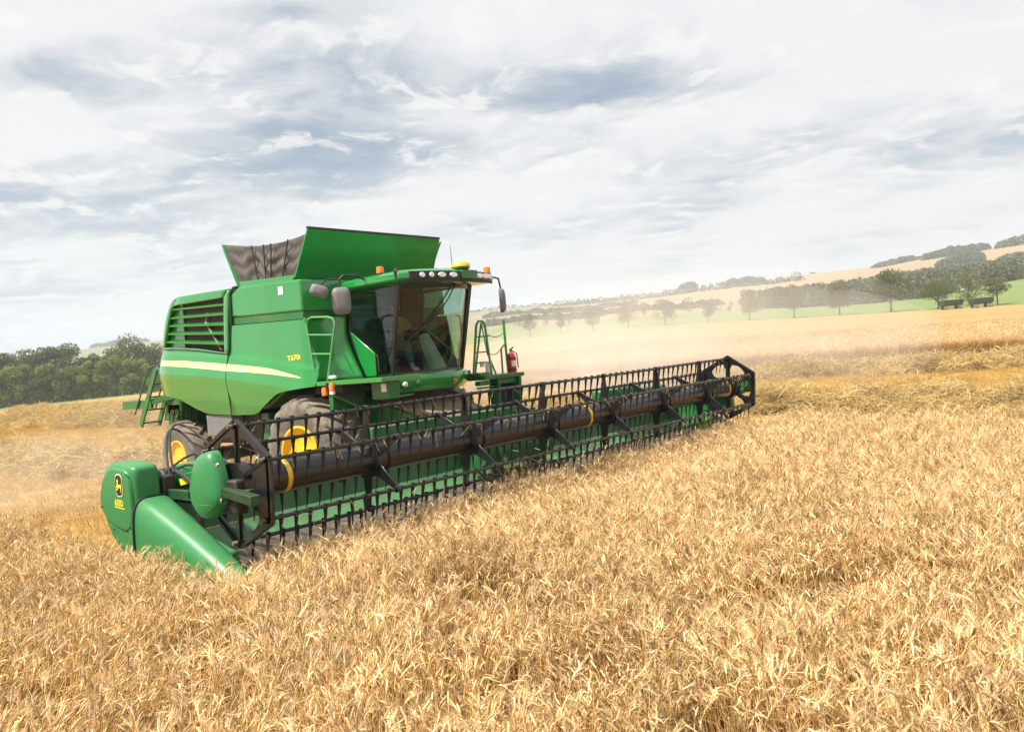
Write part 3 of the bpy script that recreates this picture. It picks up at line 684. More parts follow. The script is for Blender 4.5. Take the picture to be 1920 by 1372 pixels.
# feeder house
fh = MB(); fh.hexa([(-.78, -2.35, .55), (.78, -2.35, .55), (.78, -.2, 1.1), (-.78, -.2, 1.1), (-.78, -2.35, 1.24), (.78, -2.35, 1.24), (.78, -.4, 1.80), (-.78, -.4, 1.80)])
fho = fh.build('feeder_house', 'paint2', comb, bevel=.02)
MB().hexa([(-.72, -2.0, 1.345), (.72, -2.0, 1.345), (.72, -.9, 1.66), (-.72, -.9, 1.66), (-.72, -2.0, 1.375), (.72, -2.0, 1.375), (.72, -.9, 1.69), (-.72, -.9, 1.69)]).build('chaff_layer', 'brown', fho, bevel=.01)
MB().box((0, -.85, 1.76), (1.5, .12, .14)).build('feeder_crossbar', 'brown', fho)
# far side platform, ladder and rails
pf = MB(); pf.box((1.42, -1.42, 1.885), (1.05, .62, .07)).box((.98, -1.50, 1.95), (.25, .3, .06)).box((.95, -1.62, 1.80), (.28, .12, .08)).bar((.85, -1.6, 1.72), (1.2, -1.6, 1.72), .1, .03)
plat = pf.build('access_platform', 'paint2', comb, bevel=.01)
ld = MB()
for x in (1.27, 1.84): ld.prism([(-1.72, 1.86), (-1.50, 1.86), (-1.50, .75), (-1.66, .75)], 'X', x - .03, x + .03)
ld.bar((1.27, -1.62, 1.80), (1.84, -1.62, 1.80), .06, .1)
for z in (.85, 1.12, 1.39, 1.66): ld.box((1.555, -1.56, z), (.56, .2, .03))
lad = ld.build('boarding_ladder', 'paint2', comb, bevel=.008)
MB().box((1.555, -1.50, 1.35), (.50, .02, .95)).build('ladder_back', 'dark', lad)
pr_ = MB()
pr_.tube([(1.02, -1.35, 1.92), (1.20, -1.35, 2.80), (1.25, -1.36, 2.87), (1.32, -1.38, 2.87), (1.37, -1.40, 2.80), (1.22, -1.6, 1.92)], .022)
pr_.tube([(1.22, -1.2, 1.92), (1.33, -1.35, 2.84), (1.40, -1.38, 2.3), (1.50, -1.45, 1.92)], .018)
for z in (2.15, 2.33, 2.60): pr_.tube([(lerp(1.02, 1.2, (z - 1.92) / .9), -1.36, z), (lerp(1.22, 1.37, (z - 1.92) / .9), -1.5, z)], .012)
pr_.tube([(1.88, -1.4, 2.88), (1.88, -1.4, 2.42), (1.90, -1.4, 1.86), (1.90, -1.42, 1.15)], .024)
pr_.tube([(1.88, -1.4, 2.46), (1.75, -1.4, 2.36), (1.74, -1.4, 1.9)], .018)
prl = pr_.build('platform_rail', 'paint', comb)
def sag(a, b, d): return [Vector(a).lerp(Vector(b), t) - Vector((0, 0, d * 4 * t * (1 - t))) for t in np.linspace(0, 1, 9)]
MB().tube(sag((1.40, -1.4, 2.64), (1.84, -1.4, 2.64), .06), .008, 5).tube(sag((1.38, -1.4, 2.32), (1.74, -1.4, 2.36), .07), .008, 5).build('safety_chain', 'brown', prl)
MB().box((1.27, -1.48, 2.06), (.09, .05, .2)).box((1.19, -1.42, 2.12), (.06, .05, .1)).build('rail_sticker', 'white', prl)
MB().box((1.30, -1.47, 1.96), (.07, .05, .07)).build('reflector', 'red', prl)

# ---- fire extinguisher hung on the rail
fe = thing('fire_extinguisher', 'red fire extinguisher strapped to the rail post of the combine platform', 'fire extinguisher', (1.93, -1.47, 1.84))
feb = MB().lathe([(0, .03), (0, .07), (.02, .08), (.36, .08), (.42, .055), (.45, .025), (.47, .025)], (1.93, -1.47, 1.84), 'Z', 22, True).build('cylinder_body', 'red', fe)
MB().bar((1.90, -1.47, 2.33), (2.0, -1.47, 2.37), .02, .02).bar((1.90, -1.47, 2.32), (2.0, -1.47, 2.30), .02, .015).lathe([(0, .02), (.05, .02)], (1.93, -1.47, 2.29), 'Z', 10, True).build('valve_handle', 'dark', fe)
MB().tube([(1.95, -1.5, 2.3), (2.03, -1.52, 2.26), (2.03, -1.53, 2.0)], .011, 6).build('hose', 'dark', fe)
for z in (1.96, 2.16): MB().lathe([(0, .083), (.025, .083)], (1.93, -1.47, z), 'Z', 20).build('strap', 'dark', fe)
MB().loft([[(1.93 + .0815 * math.sin(a), -1.47 - .0815 * math.cos(a), z) for a in np.linspace(-.9, .3, 7)] for z in (2.03, 2.13)], close=False).build('instruction_label', 'white', fe)

# ================================================================== HEADER
hd = thing('grain_header', 'very wide green cutting header with black tined reel across the front of the combine', 'harvester header', (0, -3.4, 0))
XN, XF, YC, ZC, RB_ = -5.20, 5.25, -4.012, 1.259, .551
TH = .0744
def hexp(i, r=RB_): a = TH + i * math.pi / 3; return (YC - r * math.sin(a), ZC + r * math.cos(a))
# trough, back wall and knife
prof = [(-2.50, 1.10), (-2.56, 1.10), (-2.60, .92), (-2.66, .66)]
bw = MB(); bw.loft([[(x, y, z) for y, z in prof + [(p[0] + .04, p[1]) for p in prof[::-1]]] for x in (-5.36, -.8)])
bw.loft([[(x, y, z) for y, z in prof + [(p[0] + .04, p[1]) for p in prof[::-1]]] for x in (.8, 5.40)])
bw.box((0, -2.54, .60), (1.64, .06, .14))
back = bw.build('back_wall', 'trough', hd, bevel=.006)
bt = MB(); bt.box((0, -2.46, 1.08), (10.75, .16, .11)); bt.box((-1.55, -2.44, 1.26), (1.5, .16, .34)).box((.95, -2.44, 1.22), (.5, .16, .26)); bt.box((0, -2.40, 1.34), (1.6, .16, .14))
for x in np.arange(-5, 5.1, 1.25): bt.box((x, -2.42, .80), (.09, .10, .60))
bt.box((0, -2.40, .5), (10.7, .14, .16)).build('rear_beam', 'paint2', hd, bevel=.01)
lw = MB(); lw.loft([[(x, y, z) for y, z in ((-2.665, .66), (-2.76, .53), (-2.95, .46), (-2.95, .43), (-2.74, .50), (-2.63, .65))] for x in (-5.36, 5.40)])
lw.build('trough_curve', mat('skylit_green_sheet', (.035, .18, .058), .4, vary=.12, dust=.2), hd, smooth=60)  # lighter green: sky light on the slanting sheet put into its colour
fl = MB(); fl.loft([[(x, y, z) for y, z in ((-2.95, .46), (-3.5, .415), (-4.02, .36), (-4.02, .34), (-2.95, .43))] for x in (-5.36, 5.40)])
fl.build('table_floor', 'steel', hd, smooth=20)
kn = MB(); kn.box((0.02, -4.05, .35), (10.75, .07, .03))
for k in range(141):
    x = -5.33 + k * .0762
    kn.loft([[(x - .018, -4.05, .335), (x + .018, -4.05, .335), (x + .014, -4.05, .365), (x - .014, -4.05, .365)], [(x - .006, -4.17, .34), (x + .006, -4.17, .34), (x + .004, -4.17, .352), (x - .004, -4.17, .352)]])
kn.build('cutter_bar', 'steel', hd)
# centre feed drum with fingers; rubber draper belts either side
au = MB(); au.lathe([(-.8, .001), (-.8, .22), (.8, .22), (.8, .001)], (0, -2.95, .86), 'X', 28)
for (xa, xb, sg) in ((-.78, -.1, 1), (.78, .1, -1)):
    n = 80; r1, r2 = [], []
    for k in range(n + 1):
        x = lerp(xa, xb, k / n); a = sg * (x - xa) * 2 * math.pi / .5
        r1.append((x, -2.95 + .22 * math.cos(a), .86 + .22 * math.sin(a))); r2.append((x, -2.95 + .31 * math.cos(a), .86 + .31 * math.sin(a)))
    au.grid([r1, r2])
for k in range(20):
    a = k * 1.9; x = -.5 + k * .05
    au.tube([(x, -2.95 + .2 * math.cos(a), .86 + .2 * math.sin(a)), (x, -2.95 + .36 * math.cos(a), .86 + .36 * math.sin(a))], .009, 5)
au.build('feed_drum', 'trough', hd, smooth=50)
for x0, x1 in ((-5.34, -.85), (.85, 5.38)):
    db_ = MB()
    db_.loft([[(x, y, z) for y, z in ((-2.97, .475), (-3.5, .43), (-3.96, .375), (-3.96, .365), (-2.97, .465))] for x in (x0, x1)])
    for x in np.arange(x0 + .1, x1, .31):
        db_.loft([[(x + dx, y, z + dz) for dx, dz in ((-.012, 0), (.012, 0), (.006, .022), (-.006, .022))] for y, z in ((-2.99, .474), (-3.5, .431), (-3.94, .378))])
    db_.build('draper_belt', 'belt', hd, smooth=20)
# reel tube and bands
rt = MB().lathe([(XN - .02, .001), (XN - .02, .16), (XF + .02, .16), (XF + .02, .001)], (0, YC, ZC), 'X', 36).build('reel_tube', 'black', hd, smooth=40)
for x in (-4.73, .44, 5.02): MB().lathe([(-.027, .161), (-.024, .164), (.024, .164), (.027, .161)], (x, YC, ZC), 'X', 36).build('tube_band', 'yellow', rt)
for x in (-5.05, -3.45, -1.9, -.35, 1.2, 2.75, 4.3): MB().lathe([(-.012, .16), (-.012, .175), (.012, .175), (.012, .16)], (x, YC, ZC), 'X', 30).build('tube_flange', 'black', rt)
# end plates with rounded holes
def plate(x, t, name):
    c = Vector((YC, ZC)); b = MB()
    for i in range(6):
        A, B_ = Vector(hexp(i, RB_ + .05)), Vector(hexp(i + 1, RB_ + .05)); tri = [c, A, B_]; g = (c + (A + B_) * 1.0) / 3 * 1.0
        g = c.lerp((A + B_) / 2, .62)
        n = 36; outer, inner = [], []
        for k in range(n):
            a = 2 * math.pi * k / n; d = Vector((math.cos(a), math.sin(a))); best = 9
            for p, q in ((c, A), (A, B_), (B_, c)):
                e = q - p; den_ = d.x * e.y - d.y * e.x
                if abs(den_) < 1e-9: continue
                w_ = p - g; tt = (w_.x * e.y - w_.y * e.x) / den_; uu = (w_.x * d.y - w_.y * d.x) / den_
                if tt > 0 and -1e-6 <= uu <= 1 + 1e-6: best = min(best, tt)
            outer.append(g + d * best)
            inner.append(g + d * min(best - .045, lerp(.150, best * .62, .35)))
        k0 = len(b.v)
        for xx in (x - t / 2, x + t / 2):
            b.v += [(xx, p.x, p.y) for p in outer] + [(xx, p.x, p.y) for p in inner]
        for k in range(n):
            m_ = (k + 1) % n
            b.f += [(k0 + k, k0 + m_, k0 + n + m_, k0 + n + k), (k0 + 2 * n + k, k0 + 2 * n + m_, k0 + 3 * n + m_, k0 + 3 * n + k),
                    (k0 + n + k, k0 + n + m_, k0 + 3 * n + m_, k0 + 3 * n + k)]
    for i in range(6):
        p, q = hexp(i, RB_ + .05), hexp(i + 1, RB_ + .05)
        b.bar((x, p[0], p[1]), (x, q[0], q[1]), .035, .05, (1, 0, 0)); b.bar((x, YC, ZC), (x, p[0], p[1]), .05, .03, (0, -math.sin(TH + i * math.pi / 3 + 1.57), math.cos(TH + i * math.pi / 3 + 1.57)))
        b.lathe([(-.045, .001), (-.045, .028), (.045, .028), (.045, .001)], (x, *hexp(i)), 'X', 10)
    b.lathe([(-.06, .001), (-.06, .21), (.06, .21), (.06, .001)], (x, YC, ZC), 'X', 28)
    return b.build(name, 'black', hd)
plate(XN, .012, 'reel_end_plate'); plate(XF, .012, 'reel_end_plate')
bulge = MB(); a1, a2 = TH + math.pi / 3, TH + 2 * math.pi / 3
arc = [(YC - .60 * math.sin(a), ZC + .60 * math.cos(a)) for a in np.linspace(a1, a2, 9)] + [(YC - .30 * math.sin(a), ZC + .30 * math.cos(a)) for a in np.linspace(a2, a1, 7)]
bulge.prism(arc, 'X', XN - .025, XN - .008).build('cam_cover', 'black', hd, bevel=.004)
for i in range(6): MB().lathe([(-.03, .001), (-.03, .020), (.03, .020), (.03, .001)], (XN - .06, *hexp(i)), 'X', 10).build('crank_pin', 'brown', hd)
# inner spiders
def spider(x):
    b = MB(); b.lathe([(-.03, .15), (-.03, .22), (.03, .22), (.03, .15)], (x, YC, ZC), 'X', 30)
    for i in range(6):
        p, q = hexp(i, .19), hexp(i, RB_ - .005); a = TH + i * math.pi / 3; up = (0, -math.sin(a + 1.5708), math.cos(a + 1.5708))
        b.bar((x, *p), (x, *q), .014, .15, up, .014, .055)
        b.bar((x + .02, *p), (x + .02, *q), .035, .012, up, .03, .012)
        b.lathe([(-.03, .03), (-.03, .036), (.03, .036), (.03, .03)], (x, *hexp(i)), 'X', 10)
    return b.build('reel_spider', 'black', hd, bevel=.003)
SPX = (-3.64, -2.08, -.53, .99, 2.55, 4.08)
for x in SPX: spider(x)
# tine bars and their tines
def tine_mesh(b, x, y, z):
    j = random.gauss(0, .013); L = .285 * random.uniform(.93, 1.03); by = random.gauss(.02, .012)
    rg = []
    for t, w_, th in ((.01, .026, .042), (.10, .032, .034), (.25, .027, .026), (.6, .018, .016), (1.0, .006, .006)):
        zz_ = z + .03 - t * L; yy = y + .03 * t + by * t * t; xx = x + j * t
        rg.append([(xx - w_ / 2, yy - th / 2, zz_), (xx + w_ / 2, yy - th / 2, zz_), (xx + w_ / 2, yy + th / 2, zz_), (xx - w_ / 2, yy + th / 2, zz_)])
    return b.loft(rg)
rest = MB(); NT_ = 63
near_count = {5: 20, 4: 20, 3: 15, 0: 20, 1: 12, 2: 12}
for i in range(6):
    y, z = hexp(i)
    bar = MB().tube([(x, y + .006 * math.sin(x * 1.7 + i), z - .006 * math.sin(x * 1.1 + i * 2)) for x in np.linspace(XN + .03, XF - .0, 40)], .0195, 8)
    bar = bar.build('reel_bar', 'black', hd, smooth=60)
    for k in range(NT_):
        x = XN + .13 + k * .1645 + random.uniform(-.006, .006)
        if k < {0: 18, 1: 17, 2: 17, 3: 16, 4: 14, 5: 18}[i]:
            tine_mesh(MB(), x, y, z).build('tine', 'tine', bar, smooth=40)
        else: tine_mesh(rest, x, y, z)
tag(rest.build('tines', 'tine', hd, smooth=40), kind='stuff')
# reel arms at both ends, drive boxes
for s, xa in ((-1, -5.33), (1, 5.40)):
    ra = MB(); ra.bar((xa * .985, -2.55, 1.12), (xa * .985, -3.4, 1.12), .06, .10).bar((xa * .985, -3.2, 1.14), (xa * .985, -4.30, 1.18), .06, .10)
    ra.build('reel_arm', 'paint3', hd, bevel=.008)
hb = MB(); hb.prism([(-4.52, 1.20), (-3.95, 1.27), (-3.95, 1.19), (-4.52, 1.11)], 'X', -5.40, -5.30).build('slide_beam', 'paint3', hd, bevel=.006)
db = MB(); db.box((-5.28, -3.98, 1.16), (.12, .42, .32)).box((-5.27, -3.72, 1.40), (.10, .3, .12)).bar((-5.30, -3.6, 1.45), (-5.30, -3.95, 1.30), .05, .06); db.build('reel_drive', 'dark', hd, bevel=.02)
far = MB(); far.box((5.42, -4.05, 1.30), (.10, .75, .30)).box((5.45, -3.3, 1.0), (.16, 1.4, .4)).hexa([(5.36, -2.3, .4), (5.62, -2.3, .4), (5.62, -3.9, .3), (5.36, -3.9, .3), (5.36, -2.3, 1.42), (5.62, -2.3, 1.42), (5.56, -3.9, .55), (5.40, -3.9, .55)])
far.build('end_panel', 'paint2', hd, bevel=.03)
ge = MB(); ge.box((3.6, -2.55, 1.34), (1.3, .25, .24)).box((4.7, -2.6, 1.3), (.9, .3, .2)).build('drive_cover', 'paint2', hd, bevel=.04)
# reel shield (bulged plastic cover)
EG = [(-3.86, 1.60), (-3.63, 1.55), (-3.50, 1.32), (-3.455, 1.20), (-3.50, 1.03), (-3.72, .915), (-3.985, 1.03), (-4.085, 1.13), (-4.06, 1.33), (-4.00, 1.49), (-3.94, 1.585)]
cx_, cy_ = -3.78, 1.24
egg = ssub([(cx_ + (y - cx_) * .92, z) for y, z in EG], it=2)
rg = [[(-5.36 - o, cx_ + (y - cx_) * k, cy_ + (z - cy_) * k) for y, z in egg] for k, o in ((1, -.05), (1, .0), (.98, .03), (.93, .06), (.80, .085), (.55, .10), (.25, .108), (.02, .11))]
shd = MB().loft(rg).build('reel_shield', 'plastic', hd, smooth=70)
sl = MB(); pts = []
for k in range(17):
    u = k / 16; y = lerp(-3.50, -4.05, u); z = 1.115 - .02 * math.sin(math.pi * u); o = .112 * (1 - abs(2 * u - 1) ** 3.0) * .82 + .005
    pts.append((-5.362 - o, y, z))
sl.tube(pts, .005, 5); sl.build('shield_seam', 'plastic', shd)
MB().lathe([(0, .018), (-.02, .018), (-.022, .001)], (-5.40, -4.03, 1.47), 'X', 10).lathe([(0, .018), (-.02, .018), (-.022, .001)], (-5.40, -4.05, 1.14), 'X', 10).build('shield_bolt', 'chrome', shd)
# crop divider: moulded box with nose
def sup(y, x0, x1, z0, z1, e, n=36, lean=0.0):
    cx, cz, a, b = (x0 + x1) / 2, (z0 + z1) / 2, (x1 - x0) / 2, (z1 - z0) / 2; r = []
    for k in range(n):
        t = 2 * math.pi * k / n; c, s = math.cos(t), math.sin(t)
        px_ = a * math.copysign(abs(c) ** (2 / e), c); pz = b * math.copysign(abs(s) ** (2 / e), s)
        r.append((cx + px_ + lean * pz, y, cz + pz))
    return r
dv = MB()
dv.loft([sup(y, x0, x1, z0, z1, e) for y, x0, x1, z0, z1, e in ((-1.90, -5.52, -5.40, .98, 1.16, 4), (-1.94, -5.57, -5.36, .90, 1.26, 4.5), (-2.03, -5.60, -5.33, .80, 1.365, 5.5), (-2.16, -5.615, -5.32, .68, 1.455, 6.5), (-2.28, -5.62, -5.315, .60, 1.487, 7), (-2.45, -5.62, -5.315, .50, 1.478, 8), (-2.60, -5.615, -5.315, .42, 1.462, 9), (-2.70, -5.605, -5.32, .36, 1.45, 9), (-2.735, -5.59, -5.33, .36, 1.435, 8), (-2.75, -5.56, -5.35, .38, 1.41, 6))])
div = dv.build('crop_divider', 'plastic', hd, smooth=50)
nz = MB()
nz.loft([sup(y, x0, x1, z0, z1, e, 40, ln) for y, x0, x1, z0, z1, e, ln in (
    (-2.60, -5.63, -5.22, .28, 1.02, 4, 0), (-2.72, -5.635, -5.215, .26, 1.115, 4, 0), (-2.80, -5.635, -5.21, .25, 1.125, 3.8, 0), (-2.98, -5.63, -5.215, .23, 1.07, 3.2, 0), (-3.25, -5.615, -5.225, .20, .955, 2.9, .02), (-3.55, -5.60, -5.235, .17, .825, 2.7, .04),
    (-3.85, -5.58, -5.25, .14, .69, 2.6, .05), (-4.10, -5.555, -5.27, .12, .575, 2.5, .06), (-4.35, -5.52, -5.29, .10, .44, 2.4, .06), (-4.60, -5.48, -5.32, .08, .30, 2.2, .05), (-4.80, -5.43, -5.36, .06, .16, 2, 0))])
nzo = nz.build('divider_nose', 'plastic', hd, smooth=60)
sm2 = MB(); ring = sup(-2.74, -5.645, -5.205, .25, 1.13, 3.9, 60)
sm2.tube([(p[0], p[1] + .06 * (1 - min(1, (p[2] - .25) / .88)) - .02, p[2]) for p in ring] + [(ring[0][0], ring[0][1], ring[0][2])], .011, 6); sm2.build('nose_seam', 'dark', nzo)
rp_ = ssub([(-2.70, 1.415), (-2.45, 1.44), (-2.27, 1.44), (-2.08, 1.30), (-1.985, 1.10), (-2.03, .97), (-2.17, .86), (-2.48, .79), (-2.60, .79), (-2.715, .87), (-2.725, 1.1)], it=2)
cyy, czz = -2.4, 1.13
MB().loft([[(x, cyy + (y - cyy) * k, czz + (z - czz) * k) for y, z in rp_] for x, k in ((-5.60, 1.0), (-5.626, .985), (-5.634, .95), (-5.636, .9))]).build('divider_cover', 'plastic', div, smooth=60)
crest((-5.639, -2.50, 1.265), (0, -1, 0), (0, .0, 1), .165, .235, div)
vs, fs = text_polys('635D', .088, .003); tb = MB(); tb.add([(-5.640, -2.372 - v[0] * .95, 1.060 + v[1] - v[0] * .06) for v in vs], fs)
tb.add([(-5.640, -2.365, 1.035), (-5.640, -2.58, 1.020), (-5.640, -2.58, 1.032), (-5.640, -2.365, 1.047)], [(0, 1, 2, 3)])
tb.build('header_lettering', 'decal', div)
for y, z in ((-2.05, 1.02), (-2.3, .80), (-2.66, .84), (-2.68, 1.38)): MB().lathe([(0, .012), (-.006, .012), (-.008, .001)], (-5.636, y, z), 'X', 10).build('fastener', 'dark', div)
sc = MB().hexa([(-5.34, -3.25, .60), (-5.16, -3.25, .60), (-5.16, -3.9, .45), (-5.34, -3.9, .45), (-5.34, -3.25, .80), (-5.22, -3.25, .78), (-5.20, -3.9, .62), (-5.30, -3.9, .62)]).hexa([(-5.34, -2.85, .8), (-5.16, -2.85, .8), (-5.16, -3.15, .7), (-5.34, -3.15, .7), (-5.34, -2.85, .99), (-5.18, -2.85, .97), (-5.18, -3.15, .86), (-5.30, -3.15, .88)]).build('inner_deflector', 'plastic', hd, bevel=.02)
# near end gear: drive box, hoses, cylinder, labels
ng = MB(); ng.box((-5.24, -2.60, 1.20), (.14, .34, .22)).lathe([(-.05, .001), (-.05, .14), (.05, .14), (.05, .001)], (-5.20, -2.55, 1.23), 'X', 20).box((-5.1, -2.75, 1.06), (.08, .6, .12)); ng.build('side_drive_box', 'dark', hd, bevel=.02)
ngb = MB(); ngb.lathe([(-.18, .001), (-.18, .10), (-.1, .13), (.1, .13), (.18, .07), (.18, .001)], (-4.98, -2.62, 1.27), 'X', 20); ngb.bar((-5.12, -2.5, 1.18), (-5.05, -3.2, 1.32), .06, .12); ngb.build('gear_case', 'paint', hd, bevel=.01)
MB().bar((-5.155, -2.82, 1.225), (-5.145, -2.96, 1.252), .004, .07).build('warning_sticker', 'decal', hd)
MB().tube([(-5.12, -2.6, 1.36), (-5.2, -3.0, 1.30), (-5.25, -3.45, 1.16)], .022).tube([(-5.15, -3.15, 1.05), (-5.15, -3.2, .62)], .026).tube([(-5.15, -3.15, 1.05), (-5.15, -3.17, .84)], .036).build('hydraulic_cylinder', 'dark', hd)
MB().box((-5.12, -3.22, .60), (.16, .16, .03)).build('cylinder_mount', 'dark', hd, bevel=.005)
hz_ = MB()
for k, (a, b, c) in enumerate((((-5.2, -2.7, 1.3), (-4.9, -2.25, 1.75), (-4.75, -2.7, 1.35)), ((-5.18, -2.75, 1.33), (-4.86, -2.3, 1.80), (-4.7, -3.0, 1.35)), ((-5.25, -2.62, 1.3), (-5.0, -2.9, 1.5), (-5.25, -3.4, 1.32)), ((-5.2, -2.66, 1.26), (-5.1, -2.95, 1.40), (-5.2, -3.5, 1.24)))):
    a, b, c = Vector(a), Vector(b), Vector(c); b2 = b * 2 - (a + c) / 2
    hz_.tube([a * (1 - t) ** 2 + b2 * 2 * t * (1 - t) + c * t * t for t in np.linspace(0, 1, 16)], .013, 6)
hz_.build('hydraulic_hose', 'dark', hd)
# loose straw lying on the table
ls = MB()
for k in range(260):
    x = RNG.uniform(-5.2, 5.3); y = RNG.uniform(-4.0, -3.3); z = .375 + (-y - 4.02) * -.11 + .03; a = RNG.uniform(0, 6.28); L = RNG.uniform(.08, .3)
    dx, dy = math.cos(a) * L, math.sin(a) * L * .6
    ls.tube([(x, y, z + .02), (x + dx * .5, y + dy * .5, z + .03 + RNG.uniform(0, .07)), (x + dx, y + dy, z + RNG.uniform(.0, .05))], .0035, 3, False)
for k in range(230):
    i = int(RNG.choice([0, 1, 1, 2, 2, 2, 3, 3, 5])); y, z = hexp(i); x = RNG.uniform(-5.1, 5.2); L = RNG.uniform(.06, .22); q = RNG.normal(0, .09)
    ls.tube([(x + q, y - .03 - RNG.uniform(0, .02), z - L * RNG.uniform(.3, 1)), (x, y + .0, z + .024), (x - q * .6, y + .03, z - L * RNG.uniform(.1, .6))], .0022, 3, False)
tag(ls.build('loose_straw', mat('loose_straw', (.62, .47, .22), .8), None), 'loose straw lying on the grey table of the cutting header', 'straw', kind='stuff')

# ================================================================== DRIVER
drv = thing('person', 'driver in olive shirt and teal trousers seated at the wheel in the cab', 'person', (0, -.62, 2.47))
def skin(name, verts, edges, radii, mt, parent, sub=2):
    me = bpy.data.meshes.new(name); b = base_of(parent)
    me.from_pydata([tuple(Vector(v) - b) for v in verts], edges, [])
    o = bpy.data.objects.new(name, me); COL.objects.link(o); o.parent = parent; me.materials.append(M[mt])
    sk = o.modifiers.new('skin', 'SKIN'); sl_ = me.skin_vertices.new(name='') if hasattr(me.skin_vertices, 'new') and not len(me.skin_vertices) else me.skin_vertices[0]
    for i, r in enumerate(radii): sl_.data[i].radius = (r, r); sl_.data[i].use_root = (i == 0)
    sb = o.modifiers.new('sub', 'SUBSURF'); sb.levels = sub; sb.render_levels = sub
    return o
V, E_, R_ = [], [], []
def jn(p, r, prev=None):
    V.append(p); R_.append(r)
    if prev is not None: E_.append((prev, len(V) - 1))
    return len(V) - 1
pel = jn((0, -.58, 2.53), .13); ch_ = jn((0, -.56, 2.78), .14, pel); st_ = jn((0, -.58, 2.97), .13, ch_); nk = jn((0, -.60, 3.07), .055, st_)
h1 = jn((0, -.62, 3.14), .075, nk); h2 = jn((0, -.625, 3.22), .098, h1); h3 = jn((0, -.615, 3.29), .07, h2)
for s in (-1, 1):
    sh = jn((s * .19, -.58, 2.98), .065, st_); el_ = jn((s * .27, -.74, 2.76), .048, sh); wr = jn((s * .18 + .03, -1.00, 2.81), .030, el_); pm = jn((s * .17 + .03, -1.08, 2.83), .034, wr)
    for q in range(4):
        k1 = jn((s * (.15 + .018 * q) + .03, -1.14, 2.85 - .012 * q), .010, pm); jn((s * (.145 + .018 * q) + .03, -1.165, 2.82 - .012 * q), .009, k1)
    t1 = jn((s * .13 + .03, -1.10, 2.81), .012, pm); jn((s * .115 + .03, -1.13, 2.80), .010, t1)
    hp = jn((s * .10, -.62, 2.50), .10, pel); kn_ = jn((s * .17, -1.02, 2.58), .07, hp); an = jn((s * .16, -1.12, 2.17), .045, kn_); jn((s * .17, -1.27, 2.12), .045, an)
body = skin('body', V, E_, R_, 'skin', drv)
def cloth(name, mt, pts, ed, rd): return skin(name, pts, ed, rd, mt, drv)
cloth('shirt', 'shirt', [(0, -.58, 2.55), (0, -.56, 2.78), (0, -.575, 2.985), (-.19, -.58, 2.985), (-.275, -.74, 2.76), (-.20, -.92, 2.795), (.19, -.58, 2.985), (.275, -.74, 2.76), (.22, -.92, 2.795)],
      [(0, 1), (1, 2), (2, 3), (3, 4), (4, 5), (2, 6), (6, 7), (7, 8)], [.155, .165, .14, .08, .063, .052, .08, .063, .052])
cloth('trousers', 'trousers', [(0, -.58, 2.52), (-.10, -.62, 2.50), (-.17, -1.02, 2.58), (-.16, -1.11, 2.22), (.10, -.62, 2.50), (.17, -1.02, 2.58), (.16, -1.11, 2.22)],
      [(0, 1), (1, 2), (2, 3), (0, 4), (4, 5), (5, 6)], [.15, .115, .086, .066, .115, .086, .066])
hair = MB().ell((0, -.60, 3.255), (.098, .108, .085)).build('hair', 'hair', drv, smooth=80)
fc = MB().ell((0, -.722, 3.205), (.014, .022, .02), 8, 6).build('nose', 'skin', drv, smooth=80)
for s in (-1, 1):
    MB().ell((s * .033, -.712, 3.232), (.013, .010, .008), 8, 6).build('eye', 'hair', drv, smooth=80)
    MB().ell((s * .1, -.62, 3.21), (.012, .022, .032), 8, 6).build('ear', 'skin', drv, smooth=80)
MB().ell((0, -.705, 3.160), (.026, .012, .006), 8, 6).build('mouth', 'red', drv, smooth=80)

# ================================================================== TERRAIN (heights in metres at bearing / distance from the viewpoint)
AZ = np.arange(-46, 46.01, .5)
def row(pts): a = np.array(pts); return np.interp(AZ, a[:, 0], a[:, 1]), np.interp(AZ, a[:, 0], a[:, 2])
EDGE = [(-46, 145, .1), (-32.04, 150, .13), (-27.83, 160, .30), (-23.89, 170, .45), (-13.13, 200, 2.7), (-.22, 230, 6.08), (3.74, 228, 6.03), (8.14, 222, 6.17), (13.32, 212, 5.64), (19.31, 200, 4.63), (24.97, 192, 3.99), (32.11, 185, 3.2), (46, 180, 3.0)]
GREEN = [(-46, 230, .0), (-32, 240, .0), (-23.87, 250, .5), (-13.07, 310, 6.5), (-.14, 340, 12.96), (3.8, 345, 12.42), (8.2, 345, 13.19), (13.38, 340, 12.37), (19.56, 330, 10.08), (23.78, 320, 9.03), (27.12, 310, 8.76), (29.66, 330, 11.16), (32.21, 345, 13.06), (46, 360, 18)]
WOODT = [(-46, 400, 4), (-31.91, 400, 5), (-23.77, 420, 6), (-12.97, 520, 19.43), (-.09, 560, 26.39), (3.86, 570, 26.39), (8.26, 570, 27.24), (13.44, 560, 26.3), (19.44, 540, 21.5), (22.73, 560, 24), (26.32, 560, 25), (32.28, 560, 25), (46, 560, 27)]
SKY = [(-46, 1300, 54), (-31.79, 1300, 56.11), (-27.57, 1300, 58.61), (-23.62, 1300, 63.54), (-12.88, 1200, 64.56), (-.4, 1150, 65.8), (5.55, 1150, 65.06), (9.66, 1150, 66.27), (13.05, 1150, 68.5), (17.39, 1100, 65.86), (19.52, 1050, 65.83), (24.62, 950, 60.24), (27.22, 900, 60.0), (32.35, 850, 59.6), (46, 850, 66)]
def const(D, z): return np.full(len(AZ), float(D)), np.full(len(AZ), float(z))
z100 = np.interp(AZ, (-46, -24, 0, 46), (.08, .1, .3, .28))
